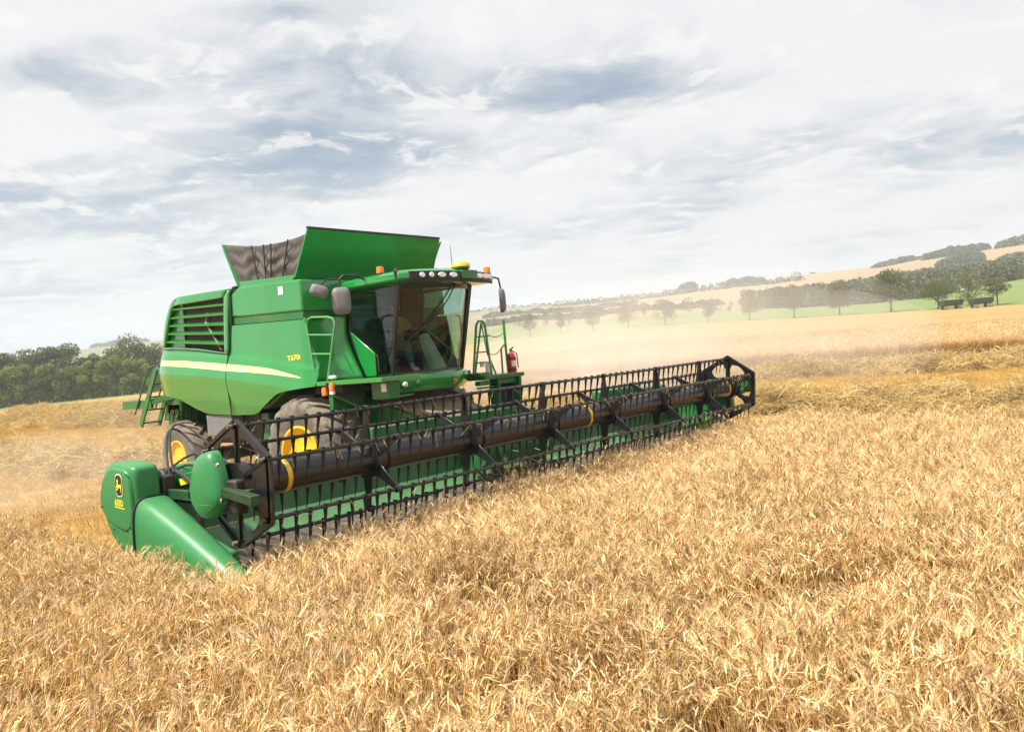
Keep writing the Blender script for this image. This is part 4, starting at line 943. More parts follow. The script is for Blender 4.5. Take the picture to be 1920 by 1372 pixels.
ROWS = [const(0, 0), const(28, 0.0), (const(60, 0)[0], z100 * .35), (const(100, 0)[0], z100), row(EDGE), row(GREEN), row(WOODT), row(SKY), (row(SKY)[0] + 250, row(SKY)[1] - 14), (const(1620, 0)[0], row(SKY)[1] - 40)]
def prof_at(i, t):            # smooth in-between heights
    return ROWS[i][0] + (ROWS[i + 1][0] - ROWS[i][0]) * t, ROWS[i][1] + (ROWS[i + 1][1] - ROWS[i][1]) * t
def bear(az): a = np.radians(az); return FH[0] * np.cos(a) + RH[0] * np.sin(a), FH[1] * np.cos(a) + RH[1] * np.sin(a)
def height(az, D):
    ds = [float(np.interp(az, AZ, r[0])) for r in ROWS]; zs = [float(np.interp(az, AZ, r[1])) for r in ROWS]
    return float(np.interp(D, ds, zs))
def at(az, D, dz=0.0):
    x, y = bear(az); return (CAM.x + x * D, CAM.y + y * D, height(az, D) + dz)
def strip(i0, i1, sub, name, m, jit=0.0, dz=0.0):
    vs, fs = [], []; n = len(AZ); k = 0
    bx, by = bear(AZ)
    for i in range(i0, i1):
        for t in np.linspace(0, 1, sub + 1)[(0 if i == i0 else 1):]:
            D, z = prof_at(i, t)
            j = jit * np.sin(AZ * 1.3 + t * 9 + i * 3) * np.sin(math.pi * t)
            vs += list(zip(CAM.x + bx * D, CAM.y + by * D, z + j + dz)); k += 1
    for a in range(k - 1):
        for b in range(n - 1): fs.append((a * n + b, a * n + b + 1, (a + 1) * n + b + 1, (a + 1) * n + b))
    me = bpy.data.meshes.new(name); me.from_pydata(vs, [], fs)
    for p in me.polygons: p.use_smooth = True
    me.materials.append(m); o = bpy.data.objects.new(name, me); COL.objects.link(o)
    return tag(o, kind='structure')
def ground_mat(name, cols, rows=True, bump=.5, rowscale=2.2):
    m = bpy.data.materials.new(name); m.use_nodes = True
    t = NT(m.node_tree); p = t.n['Principled BSDF']; p.inputs['Roughness'].default_value = .95; p.inputs['Specular IOR Level'].default_value = .1
    co = t.add('ShaderNodeNewGeometry').outputs['Position']
    a = t.noise(t.mapping(co, (1, .12, 1)), .22, 5, .6); b = t.noise(co, 3.0, 6, .7); c = t.noise(t.mapping(co, (1, .06, 1)), rowscale, 4, .6)
    c1 = t.mix(t.ramp(a, .35, .65), cols[0], cols[1]); c1 = t.mix(t.math('MULTIPLY', t.ramp(b, .45, .75), .5), c1, cols[2])
    if rows: c1 = t.mix(t.math('MULTIPLY', t.ramp(c, .48, .68), .6), c1, cols[3])
    t.l.new(c1, p.inputs['Base Color'])
    bp = t.add('ShaderNodeBump', inp={'Strength': bump, 'Distance': .05, 'Height': t.noise(co, 14, 5, .7)}); t.l.new(bp.outputs[0], p.inputs['Normal'])
    return m
gm = ground_mat('stubble_ground', ((.36, .205, .075), (.42, .25, .095), (.28, .16, .06), (.46, .30, .13)))
gr = ground_mat('green_ground', ((.135, .20, .055), (.175, .215, .07), (.20, .22, .08), (.15, .20, .06)), True, .2, .8)
def hill_mat():
    m = bpy.data.materials.new('hill_fields'); m.use_nodes = True
    t = NT(m.node_tree); p = t.n['Principled BSDF']; p.inputs['Roughness'].default_value = .95; p.inputs['Specular IOR Level'].default_value = .1
    co = t.add('ShaderNodeNewGeometry').outputs['Position']
    x = t.add('ShaderNodeSeparateXYZ', inp={0: co})
    # across-view coordinate: fields to the right are tan, to the left greener
    lat = t.math('ADD', t.math('MULTIPLY', x.outputs[0], float(RH[0])), t.math('MULTIPLY', x.outputs[1], float(RH[1])))
    vor = t.add('ShaderNodeTexVoronoi', inp={'Vector': t.mapping(co, (1, 1, 4)), 'Scale': .006, 'Randomness': .9})
    n = t.noise(co, .02, 4, .6)
    base = t.mix(t.ramp(lat, -150, 160), (.09, .125, .065), (.33, .235, .13))
    cell = t.mix(vor.outputs['Color'], (.24, .25, .12), (.46, .34, .18))
    sepc = t.add('ShaderNodeSeparateColor', inp={0: vor.outputs['Color']})
    cell = t.mix(sepc.outputs[0], (.14, .165, .075), (.30, .225, .125))
    c = t.mix(t.ramp(lat, 60, 240, .65, .12), base, cell)
    c = t.mix(t.math('MULTIPLY', t.ramp(n, .5, .75), .35), c, (.21, .175, .095))
    t.l.new(c, p.inputs['Base Color'])
    return m
strip(0, 4, 8, 'stubble_field', gm)
strip(4, 5, 6, 'green_field', gr)
strip(5, 9, 10, 'hillside', hill_mat(), .25)
# ground under and behind the viewpoint
bk = MB(); bk.add([(CAM.x + 1600 * math.cos(a), CAM.y + 1600 * math.sin(a), -.6) for a in np.linspace(0, 2 * math.pi, 49)[:-1]], [tuple(range(48))])
tag(bk.build('ground', gm), kind='structure')
b2 = MB(); c0 = np.array([CAM.x, CAM.y])
q = [c0 + v for v in (np.array(bear(46)) * 60, -FH * 20 + RH * 60, -FH * 60, -FH * 20 - RH * 60, np.array(bear(-46)) * 60)]
b2.add([(CAM.x, CAM.y, 0)] + [(v[0], v[1], 0.0) for v in q], [(0, 1, 2), (0, 2, 3), (0, 3, 4), (0, 4, 5)])
tag(b2.build('near_ground', gm), kind='structure')

# ================================================================== SCATTER (crop, straw, stubble are uncountable: one object each)
def raw_mesh(name, v, f, tint, m):
    me = bpy.data.meshes.new(name); v = np.asarray(v, np.float32); f = np.asarray(f, np.int32)
    me.vertices.add(len(v)); me.vertices.foreach_set('co', v.ravel())
    k = f.shape[1]; me.loops.add(f.size); me.loops.foreach_set('vertex_index', f.ravel())
    me.polygons.add(len(f)); me.polygons.foreach_set('loop_start', np.arange(0, f.size, k, dtype=np.int32))
    try: me.polygons.foreach_set('loop_total', np.full(len(f), k, np.int32))
    except Exception: pass
    if tint is not None:
        at_ = me.attributes.new('tint', 'FLOAT_COLOR', 'POINT'); t4 = np.ones((len(v), 4), np.float32); t4[:, :3] = tint; at_.data.foreach_set('color', t4.ravel())
    me.update(calc_edges=True); me.validate()
    if m: me.materials.append(m)
    return me
class QB:                   # bulk quads with a tint per vertex
    def __init__(s): s.v, s.f, s.t, s.n = [], [], [], 0
    def sweep(s, pts, rad_, k, col, flat=None):
        pts = np.asarray(pts, float); n = len(pts); d = np.gradient(pts, axis=0); d /= np.linalg.norm(d, axis=1)[:, None] + 1e-9
        ref = np.array([0.37, .9, .2]); u = np.cross(d, ref); u /= np.linalg.norm(u, axis=1)[:, None] + 1e-9; w_ = np.cross(d, u)
        r = np.broadcast_to(np.asarray(rad_, float), (n,))
        if flat is not None:
            vv = np.stack([pts - u * r[:, None], pts + u * r[:, None]], 1).reshape(-1, 3); kk = 2
            i = np.arange(n - 1); q = np.stack([i * 2, i * 2 + 1, i * 2 + 3, i * 2 + 2], 1)
        else:
            a = np.arange(k) * 2 * np.pi / k
            vv = (pts[:, None] + (u[:, None] * np.cos(a)[None, :, None] + w_[:, None] * np.sin(a)[None, :, None]) * r[:, None, None]).reshape(-1, 3)
            i, j = np.meshgrid(np.arange(n - 1), np.arange(k), indexing='ij'); i, j = i.ravel(), j.ravel(); j2 = (j + 1) % k
            q = np.stack([i * k + j, i * k + j2, (i + 1) * k + j2, (i + 1) * k + j], 1)
        c = np.asarray(col, float)
        if c.ndim == 1: c = np.tile(c, (len(vv), 1))
        else: c = np.repeat(c, len(vv) // n, axis=0)
        s.v.append(vv); s.f.append(q + s.n); s.t.append(c); s.n += len(vv)
    def mesh(s, name, m): return raw_mesh(name, np.concatenate(s.v), np.concatenate(s.f), np.concatenate(s.t), m)
def variants(name, meshes):
    c = bpy.data.collections.new(name)
    for me in meshes:
        o = bpy.data.objects.new(me.name, me); c.objects.link(o)
    return c
def scatter(name, col, pts, rots, scl, idx, label=None, cat=None):
    me = bpy.data.meshes.new(name); n = len(pts)
    me.vertices.add(n); me.vertices.foreach_set('co', np.asarray(pts, np.float32).ravel())
    a = me.attributes.new('rot', 'FLOAT_VECTOR', 'POINT'); a.data.foreach_set('vector', np.asarray(rots, np.float32).ravel())
    a = me.attributes.new('scl', 'FLOAT_VECTOR', 'POINT'); a.data.foreach_set('vector', np.asarray(scl, np.float32).ravel())
    a = me.attributes.new('idx', 'INT', 'POINT'); a.data.foreach_set('value', np.asarray(idx, np.int32))
    o = bpy.data.objects.new(name, me); COL.objects.link(o); tag(o, label, cat, kind='stuff')
    g = bpy.data.node_groups.new(name, 'GeometryNodeTree')
    g.interface.new_socket('Geometry', in_out='INPUT', socket_type='NodeSocketGeometry'); g.interface.new_socket('Geometry', in_out='OUTPUT', socket_type='NodeSocketGeometry')
    N, L = g.nodes, g.links; gi, go = N.new('NodeGroupInput'), N.new('NodeGroupOutput')
    ci = N.new('GeometryNodeCollectionInfo'); ci.inputs['Collection'].default_value = col; ci.inputs['Separate Children'].default_value = True; ci.inputs['Reset Children'].default_value = True
    ip = N.new('GeometryNodeInstanceOnPoints'); ip.inputs['Pick Instance'].default_value = True
    def na(nm, ty):
        q = N.new('GeometryNodeInputNamedAttribute'); q.data_type = ty; q.inputs['Name'].default_value = nm
        return [x for x in q.outputs if x.enabled][0]
    er_ = N.new('FunctionNodeEulerToRotation'); L.new(na('rot', 'FLOAT_VECTOR'), er_.inputs[0])
    L.new(gi.outputs[0], ip.inputs['Points']); L.new(ci.outputs[0], ip.inputs['Instance']); L.new(na('idx', 'INT'), ip.inputs['Instance Index'])
    L.new(er_.outputs[0], ip.inputs['Rotation']); L.new(na('scl', 'FLOAT_VECTOR'), ip.inputs['Scale']); L.new(ip.outputs[0], go.inputs[0])
    md = o.modifiers.new('scatter', 'NODES'); md.node_group = g
    return o
R2 = np.random.default_rng(5)
STEM, EAR, LEAF = np.array((.66, .395, .13)), np.array((.755, .55, .30)), np.array((.56, .33, .105))
def wheat_clump(k, n=24, size=.27):
    q = QB()
    for _ in range(n):
        bx, by = R2.uniform(-size / 2, size / 2, 2); h = R2.normal(.63, .085); a = R2.uniform(0, 6.283); ln = abs(R2.normal(0, .075)) + .02
        dx, dy = math.cos(a), math.sin(a); t = np.linspace(0, 1, 6); lean = ln * t ** 1.6
        pts = np.stack([bx + dx * lean, by + dy * lean, h * t * (1 - .12 * ln)], 1)
        sh = R2.uniform(.75, 1.12)
        col = STEM * sh * (0.22 + .82 * t[:, None])  # shade low between the stalks put into the stem tint
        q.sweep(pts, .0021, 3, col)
        # ear: nods over
        nod = R2.uniform(1.9, 2.9) if R2.random() < .36 else R2.uniform(.02, .7); el = R2.uniform(.042, .064); m = 9; s_ = np.linspace(0, 1, m); e = [pts[-1]]; ang = .25 + ln
        nk_ = R2.uniform(.02, .055); ea = a + R2.normal(0, .5); ex, ey = math.cos(ea), math.sin(ea)
        for i in range(1, m):
            ang += nod / (m - 1) * (1.4 if i < 4 else .7); step = (nk_ + el) / (m - 1)
            e.append(e[-1] + np.array((ex * math.sin(ang), ey * math.sin(ang), math.cos(ang))) * step)
        e = np.array(e); j = int(round(m * nk_ / (nk_ + el)))
        q.sweep(e[:j + 2], .0018, 3, STEM * sh)
        ear = np.repeat(e[j:], 2, axis=0); ear[1::2] = np.vstack([(e[j:-1] + e[j + 1:]) / 2, e[-1:] + (e[-1] - e[-2]) * .4])
        w_ = np.array([(.0043 if i % 2 else .0060) for i in range(len(ear))]); w_[0] = .003; w_[-1] = .002; w_[-2] = .005
        ec = EAR * R2.uniform(.72, 1.22) * np.array((1, R2.uniform(.94, 1.03), R2.uniform(.8, 1.1)))
        cc = np.array([ec * (.86 if i % 2 else 1.06) for i in range(len(ear))]); q.sweep(ear, w_ * R2.uniform(.85, 1.15), 5, cc)
        for _a in range(9):
            i = R2.integers(1, len(ear)); p = ear[i]; d = ear[i] - ear[i - 1]; d = d / (np.linalg.norm(d) + 1e-6) + R2.normal(0, .35, 3); d /= np.linalg.norm(d)
            q.sweep(np.array([p, p + d * .03, p + d * .065]), (.0010, .0008, .0003), 2, ec * 1.08, True)
        for _l in range(R2.integers(0, 2)):
            z0 = R2.uniform(.2, .85); p0 = np.array([np.interp(z0, t, pts[:, c]) for c in range(3)]); la = R2.uniform(0, 6.283); L = R2.uniform(.1, .22); tt = np.linspace(0, 1, 5)
            lp = p0 + np.stack([math.cos(la) * L * tt, math.sin(la) * L * tt, L * (.5 * tt - 1.1 * tt ** 2)], 1)
            q.sweep(lp, .0032 * (1 - tt * .8), 2, LEAF * R2.uniform(.6, 1.1), True)
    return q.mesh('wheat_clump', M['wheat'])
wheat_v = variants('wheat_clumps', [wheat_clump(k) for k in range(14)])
def straw_clump(n, sz, flat, hgt, L0, L1, thick, sh=1.0):
    q = QB()
    for _ in range(n):
        p = np.array([R2.normal(0, sz), R2.normal(0, sz), abs(R2.normal(0, hgt))]); a = R2.uniform(0, 6.283); el = R2.normal(0, flat); L = R2.uniform(L0, L1)
        d = np.array([math.cos(a) * math.cos(el), math.sin(a) * math.cos(el), math.sin(el)]); c = R2.normal(0, .12, 3) * L; t = np.linspace(-.5, .5, 5)
        pts = p + d * (t * L)[:, None] + c * (.25 - t ** 2)[:, None] * 3
        pts[:, 2] = np.maximum(pts[:, 2], -.05)
        q.sweep(pts, thick * R2.uniform(.7, 1.3), 3, np.array((.84, .63, .29)) * R2.uniform(.35, 1.25) * sh * np.array((1, R2.uniform(.92, 1.05), R2.uniform(.75, 1.15))))
    return q.mesh('straw_tangle', M['straw'])
straw_v = variants('straw_tangles', [straw_clump(150, .17, .45, .12, .12, .42, .0032) for k in range(7)])
def stub_clump():
    q = QB()
    for _ in range(60):
        x = R2.normal(0, .03) + (R2.integers(0, 4) - 1.5) * .14; y = R2.uniform(-.35, .35); h = R2.uniform(.06, .15); t = np.linspace(0, 1, 3)
        q.sweep(np.stack([x + t * R2.normal(0, .03), y + t * R2.normal(0, .03), h * t], 1), .0035, 3, np.array((.70, .46, .135)) * R2.uniform(.6, 1.15))
    for _ in range(26):
        p = np.array([R2.uniform(-.3, .3), R2.uniform(-.35, .35), R2.uniform(.0, .06)]); a = R2.uniform(0, 6.28); L = R2.uniform(.08, .3); t = np.linspace(-.5, .5, 3)
        q.sweep(p + np.array([math.cos(a), math.sin(a), R2.normal(0, .15)]) * (t * L)[:, None], .003, 3, np.array((.74, .54, .22)) * R2.uniform(.6, 1.15))
    return q.mesh('stubble_tuft', M['straw'])
stub_v = variants('stubble_tufts', [stub_clump() for k in range(6)])
def view(X, Y, margin=6.0, az=36.0):
    dx, dy = X - CAM.x, Y - CAM.y; f = dx * FH[0] + dy * FH[1]; r = dx * RH[0] + dy * RH[1]
    return (f > .4) & (np.abs(r) < np.tan(np.radians(az)) * np.maximum(f, 0) + margin * .35), f, r
def fbm(x, y, sc, seed):
    r = np.random.default_rng(seed); o = np.zeros_like(x)
    for k in range(5):
        a = r.uniform(0, 6.283, 3); w_ = r.uniform(.6, 1.6, 3) * sc * 1.6 ** k
        o += sum(np.sin((x * np.cos(b) + y * np.sin(b)) * q + b * 7) for b, q in zip(a, w_)) / (3 * 1.35 ** k)
    return o
def euler_lean(yaw, th, tilt):
    out = np.zeros((len(yaw), 3))
    for i in range(len(yaw)):
        m = Matrix.Rotation(th[i], 3, 'Z') @ Matrix.Rotation(tilt[i], 3, 'Y') @ Matrix.Rotation(yaw[i] - th[i], 3, 'Z')
        e = m.to_euler('XYZ'); out[i] = e
    return out
# ---- standing crop round the header
sp_ = .16
gx_, gy_ = np.meshgrid(np.arange(-24, 5.3, sp_), np.arange(-34, 22, sp_)); X = gx_.ravel() + R2.uniform(-.08, .08, gx_.size); Y = gy_.ravel() + R2.uniform(-.08, .08, gx_.size)
v_, f_d, r_d = view(X, Y, 14.0)
v_ = v_ | (np.hypot(X - CAM.x, Y - CAM.y) < 9)
dist = np.hypot(X - CAM.x, Y - CAM.y)
edgeN = fbm(X, Y, .9, 3)
front = -4.28 + .08 * edgeN
keep = v_ & (dist > 1.5) & ((X < -5.72 + .05 * edgeN) | ((Y < front) & (X < 4.62 + .12 * edgeN)))
keep &= ~((X > -5.72) & (X < -5.2) & (Y > -4.7))
keep &= ~((X < -5.4) & (Y > 7.0 + edgeN))
X, Y, dist = X[keep], Y[keep], dist[keep]
n = len(X)
lodge = fbm(X, Y, .38, 21); lo = np.clip((lodge - .35) * .9, 0, 1)
near_l = np.exp(-(((X + 7.6) / 1.5) ** 2 + ((Y + 6.3) / 1.7) ** 2)); lo = np.clip(lo * .6 + near_l * .8, 0, .9)
th = .6 + 1.1 * fbm(X, Y, .22, 9) + R2.normal(0, .35, n)
tilt = .07 + .11 * np.abs(fbm(X, Y, .8, 4)) + lo * .62 + np.abs(R2.normal(0, .07, n))
hgt = 1.0 + .09 * fbm(X, Y, .9, 14) + R2.normal(0, .05, n)
hole = fbm(X, Y, 2.6, 31) + .6 * fbm(X, Y, .7, 33); hgt -= .30 * np.clip((hole - .55) * 2.2, 0, 1)
hgt *= np.where((Y > -5.6) & (X > -6.3), .86, 1.0)
rot = euler_lean(R2.uniform(0, 6.283, n), th, tilt)
wid = R2.uniform(.9, 1.12, n)
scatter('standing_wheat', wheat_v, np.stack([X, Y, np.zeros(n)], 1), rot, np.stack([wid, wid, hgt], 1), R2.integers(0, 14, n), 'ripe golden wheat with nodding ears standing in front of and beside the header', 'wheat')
# ---- far standing crop strip beyond the swaths
sp_ = .62
gx_, gy_ = np.meshgrid(np.arange(41.5, 100, sp_), np.arange(-40, 62, sp_)); X = gx_.ravel() + R2.uniform(-.3, .3, gx_.size); Y = gy_.ravel() + R2.uniform(-.3, .3, gx_.size)
ex_, ey_ = np.meshgrid(np.arange(41.0, 43.0, .3), np.arange(-30, 50, .26)); X = np.concatenate([X, ex_.ravel() + R2.uniform(-.1, .1, ex_.size)]); Y = np.concatenate([Y, ey_.ravel() + R2.uniform(-.1, .1, ex_.size)])
v_, f_d, r_d = view(X, Y); keep = v_ & (X > 41 + .35 * fbm(X, Y, .25, 8)); X, Y = X[keep], Y[keep]; n = len(X)
def hxy(X, Y):
    dx, dy = X - CAM.x, Y - CAM.y; return np.array([height(math.degrees(math.atan2(r, f)), d) for f, r, d in zip(dx * FH[0] + dy * FH[1], dx * RH[0] + dy * RH[1], np.hypot(dx, dy))])
Z = hxy(X, Y)
s_ = np.where(X > 43.2, 2.1, 1.1)
scatter('far_wheat', wheat_v, np.stack([X, Y, Z], 1), euler_lean(R2.uniform(0, 6.283, n), R2.uniform(0, 6.283, n), np.abs(R2.normal(.08, .08, n))), np.stack([s_, s_, R2.normal(1.12, .07, n)], 1), R2.integers(0, 14, n), 'pale uncut wheat standing in a block beyond the straw rows on the right', 'wheat')
# ---- straw rows
P, S_ = [], []
def swath(cx, y0, y1, hw, hh, dens):
    L = y1 - y0; n = int(L * dens * 1.15)
    y = R2.uniform(y0, y1, n); u = R2.normal(0, .42, n).clip(-1.0, 1.0); wob = .25 * np.sin(y * .31 + cx) + .15 * np.sin(y * .9)
    hm = hh * (1 + .28 * np.sin(y * .8 + cx * 2) + .2 * np.sin(y * 2.1)); x = cx + wob + u * hw; lump = 1 + .45 * fbm(x * 1.0, y, 1.7, 55); z = hm * lump * np.exp(-(u / .55) ** 2 * 1.1) * R2.uniform(.35, 1.0, n)
    P.append(np.stack([x, y, z], 1)); S_.append(np.full(n, 1.0))
swath(11.9, -14, 70, 1.25, .46, 42); swath(27.6, -16, 100, 1.1, .28, 30); swath(.3, 5.5, 75, 1.2, .36, 26)
P = np.concatenate(P); v_, f_d, r_d = view(P[:, 0], P[:, 1]); P = P[v_]; n = len(P)
P[:, 2] += hxy(P[:, 0], P[:, 1])
d_ = np.hypot(P[:, 0] - CAM.x, P[:, 1] - CAM.y); sc_ = R2.uniform(.85, 1.35, n) * np.clip(d_ / 26, 1, 1.5)
scatter('straw_rows', straw_v, P, np.stack([R2.normal(0, .3, n), R2.normal(0, .3, n), R2.uniform(0, 6.283, n)], 1), np.stack([sc_, sc_, sc_ * .9], 1), R2.integers(0, 7, n), 'tangled golden straw lying in long rows on the cut stubble', 'straw')
def mound(cx, y0, y1, hw, hh):
    g = []
    for y in np.arange(y0, y1, .6):
        wob = .25 * math.sin(y * .31 + cx) + .15 * math.sin(y * .9); hm = hh * .55 * (1 + .28 * math.sin(y * .8 + cx * 2) + .2 * math.sin(y * 2.1))
        zb = height(*(lambda dx, dy: (math.degrees(math.atan2(dx * RH[0] + dy * RH[1], dx * FH[0] + dy * FH[1])), math.hypot(dx, dy)))(cx - CAM.x, y - CAM.y))
        g.append([(cx + wob + u * hw, y, zb - .02 + hm * math.exp(-(u / .5) ** 2)) for u in np.linspace(-1.1, 1.1, 9)])
    return g
mdm = ground_mat('straw_mound', ((.50, .31, .09), (.60, .40, .13), (.30, .18, .05), (.70, .49, .18)), True, .9, 9)
b = MB()
for a in ((11.9, -14, 70, 1.25, .46), (27.6, -16, 100, 1.1, .28), (.3, 5.5, 75, 1.2, .36)): b.grid(mound(*a))
tag(b.build('straw_mounds', mdm), 'packed straw underneath the loose straw rows', 'straw', kind='stuff')
# ---- stubble tufts on the cut ground
gx_, gy_ = np.meshgrid(np.arange(-5.2, 41, .56), np.arange(-14, 75, .66)); X = gx_.ravel() + R2.uniform(-.06, .06, gx_.size); Y = gy_.ravel() + R2.uniform(-.3, .3, gx_.size)
v_, f_d, r_d = view(X, Y); keep = v_ & ((X > 5.3) | (Y > -2.3)) & (f_d < 90); X, Y = X[keep], Y[keep]; n = len(X)
scatter('stubble', stub_v, np.stack([X, Y, hxy(X, Y)], 1), np.stack([np.zeros(n), np.zeros(n), R2.normal(0, .12, n)], 1), np.ones((n, 3)) * R2.uniform(.85, 1.2, n)[:, None], R2.integers(0, 6, n), 'short cut straw stubble in drilled lines behind the header', 'stubble')

# ================================================================== TREES
def crown_mesh(name, m, h, wd, clumps, leaves, size, seed, low=.28, shape='round'):
    r = np.random.default_rng(seed); V_, F_ = [], []; k = 0; cs_ = []
    for c in range(clumps):
        u = r.uniform(0, 1); a = r.uniform(0, 6.283)
        zc_ = lerp(low + .1, .93, u); rw = math.sin(math.pi * min(1, max(0, (zc_ - low * .7) / (1.02 - low * .7))) ** (.8 if shape == 'round' else .62)) ** .7
        rr_ = rw * r.uniform(.25, .82); cs_.append((math.cos(a) * rr_ * wd / 2, math.sin(a) * rr_ * wd / 2, zc_ * h, r.uniform(.15, .27) * wd))
    for (cx, cy, cz, cr) in cs_:
        n = leaves // clumps; d = r.normal(size=(n, 3)); d /= np.linalg.norm(d, axis=1)[:, None]; q = r.uniform(.35, 1.0, n) ** .5
        p = np.array((cx, cy, cz)) + d * (q * cr)[:, None] * np.array((1, 1, .8))
        t1 = r.normal(size=(n, 3)); t1 /= np.linalg.norm(t1, axis=1)[:, None]; t2 = np.cross(t1, r.normal(size=(n, 3))); t2 /= np.linalg.norm(t2, axis=1)[:, None]
        s1 = (r.uniform(.6, 1.3, n) * size)[:, None]; V_.append(np.stack([p - t1 * s1, p + t2 * s1 * .6, p + t1 * s1, p - t2 * s1 * .6], 1).reshape(-1, 3))
    v = np.concatenate(V_); f = np.arange(len(v)).reshape(-1, 4)
    return raw_mesh(name, v, f, None, m), cs_
def make_tree(name, m, h, wd, seed, label, cat, loc, clumps=16, leaves=2200, low=.28, lean=0.0, group=None, size=None, shape='round'):
    t = thing(name, label, cat, loc, group); me, cs_ = crown_mesh('crown', m, h, wd, clumps, leaves, size or .030 * h, seed, low, shape)
    o = bpy.data.objects.new('crown', me); COL.objects.link(o); o.parent = t
    r = np.random.default_rng(seed + 99); b = MB(); top = Vector((r.normal(0, .03) * h, r.normal(0, .03) * h, h * .8))
    L = Vector(loc); b.tube([L + Vector((0, 0, -.2)), L + top * .25, L + top * .6, L + top], [.028 * h, .02 * h, .013 * h, .004 * h], 7)
    for (cx, cy, cz, cr) in cs_[:9]:
        e = Vector((cx, cy, cz)); s0 = top * max(.25, min(.7, (cz / h) * .62)); b.tube([L + s0, L + s0.lerp(e, .5) + Vector((0, 0, .03 * h)), L + e], [.011 * h, .007 * h, .003 * h], 5)
    b.build('trunk', 'bark', t)
    return t
ROW = [(1.44, 6.7, 3.7, 'slender hazy tree standing nearest the combine in the row beyond the field', .34), (3.63, 5.4, 2.5, 'smallest narrow tree of the row, second from the combine cab', .4), (5.83, 6.4, 4.5, 'pale dust veiled tree third from the combine in the row along the green field', .3),
       (8.26, 5.6, 6.3, 'wide low tree with a crown leaning left, fourth from the combine in the row', .28), (10.8, 6.2, 6.3, 'wide hazy tree in the thick of the drifting dust, fifth from the combine', .3), (13.66, 5.2, 3.8, 'faint small tree half lost in dust between two wide trees of the row', .25),
       (16.34, 7.1, 6.0, 'dark round tree with a bare trunk left of the wood edge in the row', .3), (19.16, 7.1, 5.8, 'tree with a thin trunk standing right before the left end of the dark wood', .3), (21.96, 7.8, 5.9, 'broad tree with a leafy base left of the tallest tree in the row', .26),
       (24.97, 8.9, 7.5, 'tallest full crowned tree of the row with a clear forked trunk', .30), (27.62, 5.6, 6.3, 'spreading dark tree rising behind the left trailer', .30), (29.35, 6.0, 6.6, 'low bushy dark tree between and behind the two trailers', .12), (30.77, 6.4, 4.2, 'thin leaning tree right of the two trailers', .34)]
for i, (az, h, wd, lab, low) in enumerate(ROW):
    D = float(np.interp(az, [e[0] for e in EDGE], [e[1] for e in EDGE])) + (4 if i != 11 else 14)
    make_tree('field_tree', M['leaf'], h * 1.05, wd * 1.08, 40 + i, lab, 'tree', at(az, D), 22, 3300, low * .8, size=.022 * h, group='trees in a row along the green field')
BUSH = [(.72, 4.4, 6.0, 'hazy bush group farthest left behind the slender tree'), (2.6, 3.2, 4.0, 'small round bush between the first two trees of the row'), (4.24, 2.9, 2.8, 'tiny round bush right of the smallest tree'), (9.34, 4.4, 4.2, 'round dark bush right of the tree leaning left'),
        (12.37, 5.7, 6.7, 'clump like tree behind the dust right of the wide hazy tree'), (14.26, 3.8, 3.7, 'left one of two round bushes before the dark round tree'), (15.18, 3.8, 3.7, 'right one of two round bushes before the dark round tree')]
for i, (az, h, wd, lab) in enumerate(BUSH):
    make_tree('field_bush', M['leaf_far'], h, wd, 70 + i, lab, 'bush', at(az, 325), 9, 900, .05, group='bushes on the far side of the green field')
LF = [(-31.92, 5.2, 3.2), (-31.41, 6.3, 3.6), (-30.64, 6.4, 4.0), (-29.9, 6.6, 3.6), (-29.23, 6.3, 3.9), (-28.33, 6.0, 4.2), (-27.65, 5.4, 3.7), (-27.14, 6.2, 3.6), (-26.53, 6.4, 3.8), (-25.78, 6.8, 4.2), (-24.87, 5.9, 3.6), (-24.34, 6.2, 3.8)]
ORD = ['first', 'second', 'third', 'fourth', 'fifth', 'sixth', 'seventh', 'eighth', 'ninth', 'tenth', 'eleventh', 'twelfth', 'thirteenth']
for i, (az, h, wd) in enumerate(LF):
    make_tree('young_tree', M['leaf_young'], h * 1.16 + .5, wd * 1.3, 100 + i, 'light green young tree, %s from the left in the low front row by the field' % ORD[i], 'tree', at(az, 178, -.3), 16, 2600, .1, group='young trees edging the field on the left', size=.19)
LB = [(-31.78, 11.6, 4.9), (-30.97, 11.7, 5.6), (-30.1, 11.5, 4.3), (-29.44, 11.6, 4.5), (-28.91, 11.7, 3.8), (-28.23, 11.9, 4.9), (-27.59, 8.5, 4.1), (-26.95, 9.5, 3.6), (-26.38, 9.6, 3.8), (-25.77, 9.7, 4.1), (-25.1, 13.0, 6.6), (-24.14, 11.0, 4.3), (-23.45, 10.3, 4.3)]
for i, (az, h, wd) in enumerate(LB):
    lab = 'tallest dome shaped dark tree of the belt beside the combine rear' if i == 10 else ('lowest dark tree in the dip of the belt skyline' if i == 6 else 'tall dark tree, %s from the left in the back row of the belt' % ORD[i])
    make_tree('belt_tree', M['leaf_dark'], h * 1.07 * (.93 if i == 10 else 1), wd * 1.75, 130 + i, lab, 'tree', at(az, 218), 22, 3600, .06, group='tall trees of the belt on the left', size=.26)
